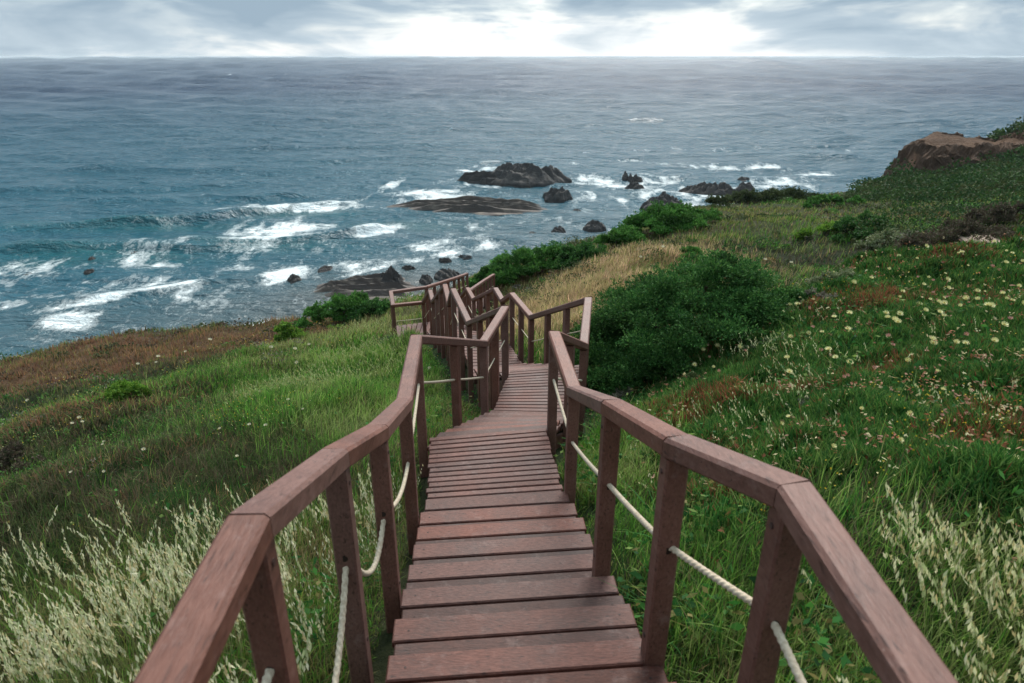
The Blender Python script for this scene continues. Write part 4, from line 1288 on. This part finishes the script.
DKG = [srgb(54, 92, 44), srgb(46, 82, 40), srgb(68, 108, 52), srgb(60, 98, 46), srgb(88, 124, 62)]
MDG = [srgb(62, 106, 44), srgb(54, 96, 40), srgb(80, 124, 54), srgb(70, 114, 48), srgb(96, 134, 64)]
BRG = [srgb(92, 128, 44), srgb(106, 140, 50), srgb(78, 116, 42), srgb(122, 146, 60)]
OLV = [srgb(66, 78, 48), srgb(58, 70, 42), srgb(80, 88, 56), srgb(72, 84, 50)]
PUR = [srgb(84, 74, 62), srgb(74, 68, 54), srgb(98, 84, 72), srgb(72, 76, 52)]
GRY = [srgb(124, 118, 104), srgb(106, 102, 90), srgb(140, 134, 116), srgb(96, 96, 78)]


def sp(px, py, dz=0):
    p = at(px, py); p[2] += dz; return p


def shrub_px(name, label, px, py, hw, hgt_px, pal, n, seed, leaf_px=2.4, clumps=26, group=None, dr=.8, **kw):
    """shrub whose base centre stands at the ground seen at px,py; half width and height given as seen from the stairs"""
    b = at(px, py)
    m = b[1] / 620.0
    shrub(name, label, b, (hw * m, hw * m * dr, hgt_px * m), pal, int(n * 1.7), leaf_px * m, seed, clumps, group, **kw)


BUSH = 'evergreen shrubs on the slope'
b = sp(683, 372)
shrub('evergreen_shrub', 'largest dark green shrub, broad and dense, right beside the stairs railing', (2.55, 10.3, ground_z(2.55, 10.3)), (1.62, 1.5, 1.4), DKG, 130000, .046, 71, 190, BUSH, csize=(.10, .21))
shrub_px('evergreen_shrub', 'lower dark green shrub skirting the railing in front of the largest one', 625, 392, 36, 34, DKG, 14000, 72, 3.2, 26, BUSH)
shrub_px('evergreen_shrub', 'dark green side lobe trailing off the largest shrub towards the flowers', 755, 325, 42, 24, DKG, 14000, 73, 3.0, 26, BUSH, sprawl=1)
shrub_px('evergreen_shrub', 'rounded green bush on the land edge beyond the golden grass', 530, 276, 44, 24, MDG, 20000, 74, 2.3, 60, BUSH, dr=.5, csize=(.12, .24))
shrub_px('evergreen_shrub', 'low tail of the rounded green bush running down towards the lower handrails', 492, 284, 24, 13, MDG, 7000, 751, 2.3, 24, BUSH, dr=.5)
shrub_px('evergreen_shrub', 'darker round bush joined to the rounded green one on the land edge', 577, 266, 26, 16, DKG, 11000, 75, 2.3, 36, BUSH, dr=.6, csize=(.12, .24))
shrub_px('evergreen_shrub', 'long bright green bush capping the ridge in front of a broad sea rock', 660, 232, 50, 19, MDG, 24000, 76, 2.1, 70, BUSH, dr=.5, csize=(.12, .24))
shrub_px('evergreen_shrub', 'small bright green bush ending the ridge cap on its meadow side', 698, 220, 22, 8, MDG, 7000, 761, 2.1, 24, BUSH, dr=.5)
shrub_px('evergreen_shrub', 'sloping green bush falling from the ridge to the round bushes', 617, 249, 26, 15, MDG, 11000, 77, 2.1, 36, BUSH, dr=.6, csize=(.12, .24))
shrub_px('evergreen_shrub', 'long low dark hedge-like scrub along the far crest of the meadow', 780, 201, 72, 9, OLV, 14000, 78, 1.9, 60, BUSH, dr=.12)
shrub_px('evergreen_shrub', 'bright green shrub above the shore shelf, beside the plumed grass', 335, 322, 40, 20, MDG, 14000, 79, 2.4, 30, BUSH, dr=.5)
shrub_px('evergreen_shrub', 'dark green shrub at the cliff edge between shore shelf and end platform', 375, 316, 24, 12, DKG, 8000, 80, 2.4, 20, BUSH, dr=.6)
shrub_px('evergreen_shrub', 'rounded yellow-green shrub on the brown cliff edge', 288, 344, 16, 18, BRG, 7000, 81, 2.4, 18, BUSH)
shrub_px('evergreen_shrub', 'low yellow-green cushion shrub in the brown grass of the slope', 122, 402, 26, 16, BRG, 9000, 82, 2.6, 20, BUSH, dr=.6)
shrub_px('evergreen_shrub', 'small green shrub below the flowery mound in the hollow', 700, 262, 24, 8, MDG, 3000, 83, 2.2, 14, BUSH)
shrub_px('evergreen_shrub', 'dark rounded shrub in the hollow of the far meadow', 858, 236, 30, 14, DKG, 7000, 84, 2.2, 24, BUSH, dr=.5)
shrub_px('evergreen_shrub', 'bright green low shrub lying beside the dark one in the hollow', 828, 234, 28, 9, BRG, 6000, 85, 2.2, 22, BUSH, dr=.5)
shrub_px('evergreen_shrub', 'green low shrub on the far meadow just under the crest scrub', 832, 207, 26, 7, MDG, 4500, 86, 2.0, 20, BUSH, dr=.4)
shrub_px('dry_shrub', 'large purple-brown leafless shrub on the hillside above the flowers', 950, 250, 60, 17, PUR, 15000, 87, 2.4, 34, 'dry twiggy shrubs', dr=.5)
shrub_px('dry_shrub', 'second purple-brown shrub higher up near the dark hillside scrub', 985, 224, 48, 13, PUR, 10000, 88, 2.2, 26, 'dry twiggy shrubs', dr=.5)
shrub_px('dry_shrub', 'grey twiggy dry shrub in the grass behind the railing', 622, 402, 16, 12, GRY, 2500, 89, 3.0, 10, 'dry twiggy shrubs')
shrub_px('dry_shrub', 'small grey lavender-like tuft among the flowers near the railing corner', 800, 412, 13, 10, GRY, 1500, 90, 3.4, 8, 'dry twiggy shrubs')
shrub_px('dry_shrub', 'grey brushy shrub sitting in the gully beside the flowery mound', 805, 306, 22, 12, GRY, 2500, 91, 2.6, 12, 'dry twiggy shrubs')
shrub_px('dry_shrub', 'dark twiggy shrub on the dark grassy slope at the frame side', 12, 470, 34, 22, PUR, 5000, 92, 3.0, 16, 'dry twiggy shrubs')
shrub_px('evergreen_shrub', 'pale green shrub bordering the ice plant mound towards the gully', 690, 330 + 60, 16, 12, OLV, 3000, 93, 3.0, 10, BUSH)

for i, (px, py, hw, lab) in enumerate([(760, 352, 16, 'pale silvery shrub at the low end of the line bordering the flowery mound'), (798, 318, 15, 'pale silvery shrub second in the line bordering the flowery mound'),
                                     (835, 284, 17, 'pale silvery shrub midway up the line bordering the flowery mound'), (880, 248, 18, 'pale silvery shrub at the top end of the line bordering the flowery mound')]):
    shrub_px('dry_shrub', lab, px, py, hw * 1.35, 10, [srgb(128, 134, 100), srgb(150, 150, 122), srgb(96, 112, 70), srgb(112, 122, 84)], 2600, 95 + i, 2.2, 12, 'dry twiggy shrubs')
# scrub on the headland slope: one mass
g = Geo()
n = 5200
x = RNG.uniform(12, 95, n); y = RNG.uniform(18, 96, n)
W = cover(x, y); k = (np.argmax(W, 0) == 2) & (y < np.interp(x, EDGE[:, 0], EDGE[:, 1]) + 1) & (bluff(x, y) < .2) & (np.hypot(x, y) > 22) & (x > .53 * y + 3 * (fbm(x * .2, y * .2, 821, 3) - .5)) & (np.abs(np.degrees(np.arctan2(x, y))) < 50)
x, y = x[k], y[k]; z = height(x, y)
dkp = np.array([srgb(48, 78, 38), srgb(42, 68, 34), srgb(62, 86, 44), srgb(72, 80, 48), srgb(56, 72, 40)])
for i in range(len(x)):
    rr = RNG.uniform(.5, 1.5) * (1 + y[i] / 120); m = int(90)
    d = RNG.normal(size=(m, 3)); d /= np.linalg.norm(d, axis=1, keepdims=True); d[:, 2] = np.abs(d[:, 2]) * .8
    P = np.array([x[i], y[i], z[i] + .05]) + d * rr * RNG.uniform(.75, 1.05, (m, 1)) * [1, 1, .8]
    lf = np.hypot(x[i], y[i]) / 665 * 1.7
    c = dkp[RNG.integers(0, len(dkp))] * RNG.normal(1, .15, (m, 1)).clip(.6, 1.5) * np.ones((1, 3))
    g.diamonds(P, d + RNG.normal(0, .6, (m, 3)), lf * 1.5, lf, c)
o = g.obj('hillside_scrub', M_LEAF); tag(o, 'dark green coastal scrub covering the headland slope', 'scrub', kind='stuff')

# low cushions of heath over the meadow: a mass nobody could count
g = Geo()
x, y, z, r = visible_scatter(3000, 9, 62, .8)
ty = pick_type(x, y, 1.5)
hp = {0: OLV + GRY[:1], 1: MDG, 2: DKG + OLV, 3: PUR + OLV, 4: OLV + [srgb(146, 124, 84)], 5: MDG, 6: BRG}
for i in range(len(x)):
    if ty[i] == 5 or fbm(np.array([x[i] * .25]), np.array([y[i] * .25]), 811, 3)[0] < .44: continue
    rr = RNG.uniform(.08, .30) * (1 + r[i] / 40); m = 60
    d = RNG.normal(size=(m, 3)); d /= np.linalg.norm(d, axis=1, keepdims=True); d[:, 2] = np.abs(d[:, 2]) * .7
    P = np.array([x[i], y[i], z[i] + .03]) + d * rr * RNG.uniform(.5, 1.1, (m, 1)) * [1.3, 1.3, .8]
    lf = r[i] / 665 * 1.5
    pal = hp[int(ty[i])]
    c = np.array(pal[RNG.integers(0, len(pal))]) * RNG.normal(1, .2, (m, 1)).clip(.5, 1.6) * np.ones((1, 3))
    g.diamonds(P, d + RNG.normal(0, .6, (m, 3)), lf * 1.6, lf, c)
o = g.obj('heath', M_LEAF); tag(o, 'low cushions of heath dotted all over the meadow', 'heath', kind='stuff')

# ------------------------------------------------------------------ flowers
def flower_mat(name, c):
    m, nt, b = new_mat(name)
    at_ = node(nt, 'ShaderNodeNewGeometry')
    n = noise(nt, at_.outputs['Position'], 40, 3, .6)
    nt.links.new(ramp(nt, n, [(.3, tuple(v * .82 for v in c)), (.7, c)]), b.inputs['Base Color'])
    b.inputs['Roughness'].default_value = .6
    return m


M_PALE = flower_mat('pale_petals', srgb(240, 232, 172))
M_PINK = flower_mat('pink_petals', srgb(214, 160, 146))
M_WHITE = flower_mat('white_petals', srgb(222, 216, 188))
M_CENT = flower_mat('flower_centre', srgb(196, 160, 52))


def flower_mesh(name, mat, R_=.042, npet=18, cup=.55, seed=0):
    rs = random.Random(seed)
    V = []; F = []; MI = []
    for ring, (rr, cu) in enumerate(((1.0, cup), (.75, cup + .35))):
        for k in range(npet):
            a = 2 * math.pi * (k + .5 * ring) / npet + rs.uniform(-.08, .08)
            l = R_ * rr * rs.uniform(.88, 1.08); w = R_ * .17
            ca, sa = math.cos(a), math.sin(a)
            b = len(V)
            def pt(t, s):
                q = l * t; zz = cu * R_ * t * t + .012
                V.append((ca * q - sa * s, sa * q + ca * s, zz))
            pt(.12, 0); pt(.6, w * .5); pt(1, w * .25); pt(1, -w * .25); pt(.6, -w * .5)
            F.append((b, b + 4, b + 3, b + 2, b + 1)); MI.append(0)
    b = len(V)
    for k in range(8):
        a = 2 * math.pi * k / 8
        V.append((math.cos(a) * R_ * .26, math.sin(a) * R_ * .26, .022))
    V.append((0, 0, .03))
    for k in range(8):
        F.append((b + k, b + (k + 1) % 8, b + 8)); MI.append(1)
    # stub of stalk
    b = len(V)
    for zz in (-.12, .014):
        for k in range(4):
            a = math.pi / 2 * k
            V.append((math.cos(a) * .004, math.sin(a) * .004, zz))
    for k in range(4):
        F.append((b + k, b + (k + 1) % 4, b + 4 + (k + 1) % 4, b + 4 + k)); MI.append(2)
    L = [i for f in F for i in f]; T = [len(f) for f in F]
    st = np.concatenate([[0], np.cumsum(T)[:-1]])
    return raw_mesh(name, np.array(V), L, st, T, np.tile(np.array(srgb(60, 92, 44)), (len(V), 1)), [mat, M_CENT, M_LEAF], False, MI)


FM = {'pale': [flower_mesh('flower', M_PALE, seed=i, cup=.4 + .2 * i) for i in range(3)], 'pink': [flower_mesh('flower', M_PINK, .036, 14, .8, i + 9) for i in range(2)],
      'white': [flower_mesh('flower', M_WHITE, .04, 16, .5, i + 5) for i in range(2)]}
FL = {'pale': ('pale yellow many-petalled flower open above the ice plant mound', 'pale flowers on the ice plant mound'),
      'pink': ('faded pink flower half closed among the ice plant leaves', 'pink flowers on the ice plant mound'),
      'white': ('small cream flower dotted in the grass on the seaward slope', 'cream flowers on the seaward slope')}


def flower(kind, x, y, z, s):
    o = bpy.data.objects.new('flower', random.choice(FM[kind]))
    o.location = (x, y, z); s *= .88; o.scale = (s, s, s)
    o.rotation_euler = (random.uniform(-.1, .7), random.uniform(-.35, .35), 0)
    link(o); tag(o, FL[kind][0], 'flower', FL[kind][1])


# individually seen blossoms (pixel of the reference view) then random ones on the same mound
SEEN = [(923, 254), (958, 262), (895, 265), (850, 292), (868, 288), (899, 301), (920, 294), (943, 290), (944, 298), (972, 302), (998, 305), (1007, 313), (1018, 317), (1014, 297), (1018, 273), (1001, 273), (914, 317), (920, 323), (935, 325), (934, 314),
        (961, 311), (973, 312), (983, 318), (985, 319), (998, 339), (940, 314), (860, 311), (846, 324), (831, 328), (844, 341), (819, 344), (805, 344), (787, 315), (795, 314), (882, 325), (896, 325), (884, 330), (894, 334), (927, 353), (928, 357), (960, 358),
        (988, 356), (784, 371), (786, 385), (825, 362), (845, 377), (923, 236), (984, 233), (945, 233), (990, 252), (890, 332), (939, 329), (832, 370), (1008, 262)]
PINKS = [(920, 273), (996, 277), (989, 273), (866, 332), (841, 306), (811, 335), (818, 360), (828, 364), (889, 355), (962, 345), (984, 371), (835, 427), (960, 417), (783, 453), (961, 430), (936, 431), (855, 330), (790, 345), (930, 300), (1005, 330), (885, 345)]
NEARP = [(777, 441), (785, 434), (799, 440), (803, 454), (796, 459), (827, 467), (856, 427), (903, 434), (893, 461), (1005, 484), (936, 409), (758, 386), (715, 356), (738, 357), (785, 370), (700, 360), (693, 374)]
for i, (px, py) in enumerate(SEEN + NEARP):
    p = at(px, py + 4); flower('pale', p[0], p[1], p[2] + .20, random.uniform(.85, 1.2) * (1.0 if p[1] > 6 else .62))
for (px, py) in PINKS:
    p = at(px, py + 4); flower('pink', p[0], p[1], p[2] + .15, random.uniform(.7, 1.0) * (1.0 if p[1] > 6 else .7))
k = 0
while k < 170:
    if k % 6 == 0 or random.random() < .3:
        fx, fy = random.uniform(2.2, 12), random.uniform(5, 15)
    x, y = fx + random.gauss(0, .35), fy + random.gauss(0, .4)
    c = cover(np.array([x]), np.array([y]))[:, 0]
    if np.argmax(c) != 5 or random.random() > c[5]: continue
    z = ground_z(x, y)
    flower('pale' if random.random() < .6 else 'pink', x, y, z + random.uniform(.13, .22), random.uniform(.45, .95)); k += 1
for (px, py) in [(223, 440), (252, 436), (268, 437), (107, 450), (106, 454), (82, 425), (75, 432), (85, 430), (160, 362), (158, 367), (140, 370), (187, 356), (211, 344), (30, 405), (272, 353), (296, 355), (290, 410), (305, 420), (240, 470), (108, 484), (76, 485), (147, 461),
                 (310, 350), (298, 369), (430, 375), (640, 262), (662, 252), (700, 268), (718, 262), (764, 264), (790, 268), (775, 300)]:
    p = at(px, py + 2)
    flower('white', p[0], p[1], p[2] + .2, random.uniform(.8, 1.2) * max(.7, p[1] / 12))

# pale flat stone step on the slope
p = at(1004, 251)
g = Geo()
for k_, (xa, xb, h_) in enumerate(((-.85, .05, .16), (.02, .8, .12))):
    q = np.array([(xa, -.26, h_), (xb, -.22, h_ + .03), (xb - .05, .27, h_ + .05), (xa + .06, .24, h_ + .02)]) + np.array([0, 0, .02 * k_])
    bq = q.copy(); bq[:, 2] -= .3
    g.hexa(bq, q, (1, 1, 1), .02)
o = g.obj('stone_slab', M_STONE); o.location = p; o.rotation_euler = (.12, .05, .1); tag(o, 'pale pinkish stone slab lying on bare earth above the flowers', 'stone')
p = at(272, 318)
me = rock_mesh('stone', 1.0, .6, .5, 15, M_STONE, sub=3)
o = link(bpy.data.objects.new('stone', me)); o.location = p; tag(o, 'pale sandy boulder at the cliff edge beside the bright green shrub', 'stone')
p = at(325, 668) if False else np.array([-.98, 1.95, ground_z(-.98, 1.95)])
me = rock_mesh('stone', .09, .08, .08, 19, M_STONE, sub=3)
o = link(bpy.data.objects.new('stone', me)); o.location = p; tag(o, 'small grey stone in the grass at the foot of a railing post', 'stone')

# ------------------------------------------------------------------ sky, sun, camera
SUN_EL, SUN_AZ = R(42), R(12)          # azimuth from +Y towards +X
w = bpy.data.worlds.new('World'); SC.world = w; w.use_nodes = True
nt = w.node_tree
bg = nt.nodes['Background']; bg.inputs['Strength'].default_value = 0.1
sky = node(nt, 'ShaderNodeTexSky', sky_type='NISHITA', sun_disc=False, sun_elevation=SUN_EL, sun_rotation=SUN_AZ, altitude=40, air_density=1.0, dust_density=2.0)
tc = node(nt, 'ShaderNodeTexCoord')
vec = tc.outputs['Generated']
sepv = node(nt, 'ShaderNodeSeparateXYZ'); nt.links.new(vec, sepv.inputs[0])
el = sepv.outputs['Z']; sx = sepv.outputs['X']; sy = sepv.outputs['Y']
n1 = noise(nt, mapping(nt, vec, (2.6, 2.6, 9)), 2.2, 6, .52, .5)
n2 = noise(nt, mapping(nt, vec, (4, 4, 34)), 1.3, 5, .55, .3)
# cloud deck: thick grey-blue above, thinner and brighter low over the sea around the sun side
elf = ramp(nt, el, [(0.0, (0, 0, 0)), (0.10, (1, 1, 1))])
dens = math_n(nt, 'ADD', math_n(nt, 'MULTIPLY', n1, .75), math_n(nt, 'MULTIPLY', n2, .25))
azg = math_n(nt, 'SUBTRACT', sx, .10)
az2 = math_n(nt, 'MULTIPLY', azg, azg)
glow = math_n(nt, 'MAXIMUM', math_n(nt, 'SUBTRACT', 1.0, math_n(nt, 'MULTIPLY', az2, 7.0)), 0.0)
thick = math_n(nt, 'ADD', dens, math_n(nt, 'MULTIPLY', elf, .30))
low = ramp(nt, el, [(0.0, (1, 1, 1)), (0.085, (.15, .15, .15))])
thick = math_n(nt, 'SUBTRACT', thick, math_n(nt, 'MULTIPLY', math_n(nt, 'MULTIPLY', glow, low), .23))
ccol = ramp(nt, thick, [(0.28, (4.3, 4.25, 4.2)), (0.42, (3.05, 3.2, 3.25)), (0.54, (1.8, 2.15, 2.4)), (0.72, (1.12, 1.48, 1.8))])
cover_f = ramp(nt, dens, [(0.30, (.86, .86, .86)), (.5, (1, 1, 1))])
hi = ramp(nt, el, [(0.10, (1, 1, 1)), (0.25, (.95, 1.0, 1.0)), (.55, (1.5, 1.5, 1.45)), (1.0, (2.9, 2.75, 2.45))])
ccol = mixc(nt, 1.0, ccol, hi, 'MULTIPLY')
fin = mixc(nt, cover_f, sky.outputs[0], ccol)
nt.links.new(fin, bg.inputs['Color'])

sd = bpy.data.lights.new('sun', 'SUN'); sd.energy = 1.4; sd.angle = R(30); sd.color = (1.0, .95, .88)
so = link(bpy.data.objects.new('sun', sd))
dirv = Vector((math.sin(SUN_AZ) * math.cos(SUN_EL), math.cos(SUN_AZ) * math.cos(SUN_EL), math.sin(SUN_EL)))
so.rotation_euler = (-dirv).to_track_quat('-Z', 'Y').to_euler(); so.location = (0, 0, 30)

hv = np.array([(sx_, sy_, sz_) for sz_ in (SEA_Z - 4.0, 2.5) for sy_ in (-70000, 70000) for sx_ in (-70000, 70000)], float)
hf = [[0, 2, 3, 1], [4, 5, 7, 6], [0, 1, 5, 4], [2, 6, 7, 3], [0, 4, 6, 2], [1, 3, 7, 5]]
hm = bpy.data.materials.new('sea_haze'); hm.use_nodes = True
hn = hm.node_tree; hn.nodes.remove(hn.nodes['Principled BSDF'])
pv = node(hn, 'ShaderNodeVolumePrincipled', i_Color=(.84, .93, 1.0, 1), i_Density=HAZE, i_Anisotropy=.2)
hn.links.new(pv.outputs[0], hn.nodes['Material Output'].inputs['Volume'])
ho = link(bpy.data.objects.new('haze', raw_mesh('haze', hv, sum(hf, []), np.arange(6) * 4, np.full(6, 4), None, [hm])))
tag(ho, 'thin sea haze paling the horizon', 'haze', kind='stuff')

cd = bpy.data.cameras.new('camera'); cam = link(bpy.data.objects.new('camera', cd))
cd.sensor_width = 36; cd.lens = F_PX / 1024 * 36
cam.location = (0, 0, 0); cam.rotation_euler = (R(90) - PITCH, 0, 0)
cd.clip_start = .05; cd.clip_end = 120000
cd.dof.use_dof = True; cd.dof.focus_distance = 9.0; cd.dof.aperture_fstop = 3.2
SC.camera = cam
SC.view_settings.view_transform = 'Standard'; SC.view_settings.look = 'None'; SC.view_settings.gamma = 1; SC.view_settings.exposure = 1.68
SC.cycles.use_denoising = True
SC.cycles.max_bounces = 6
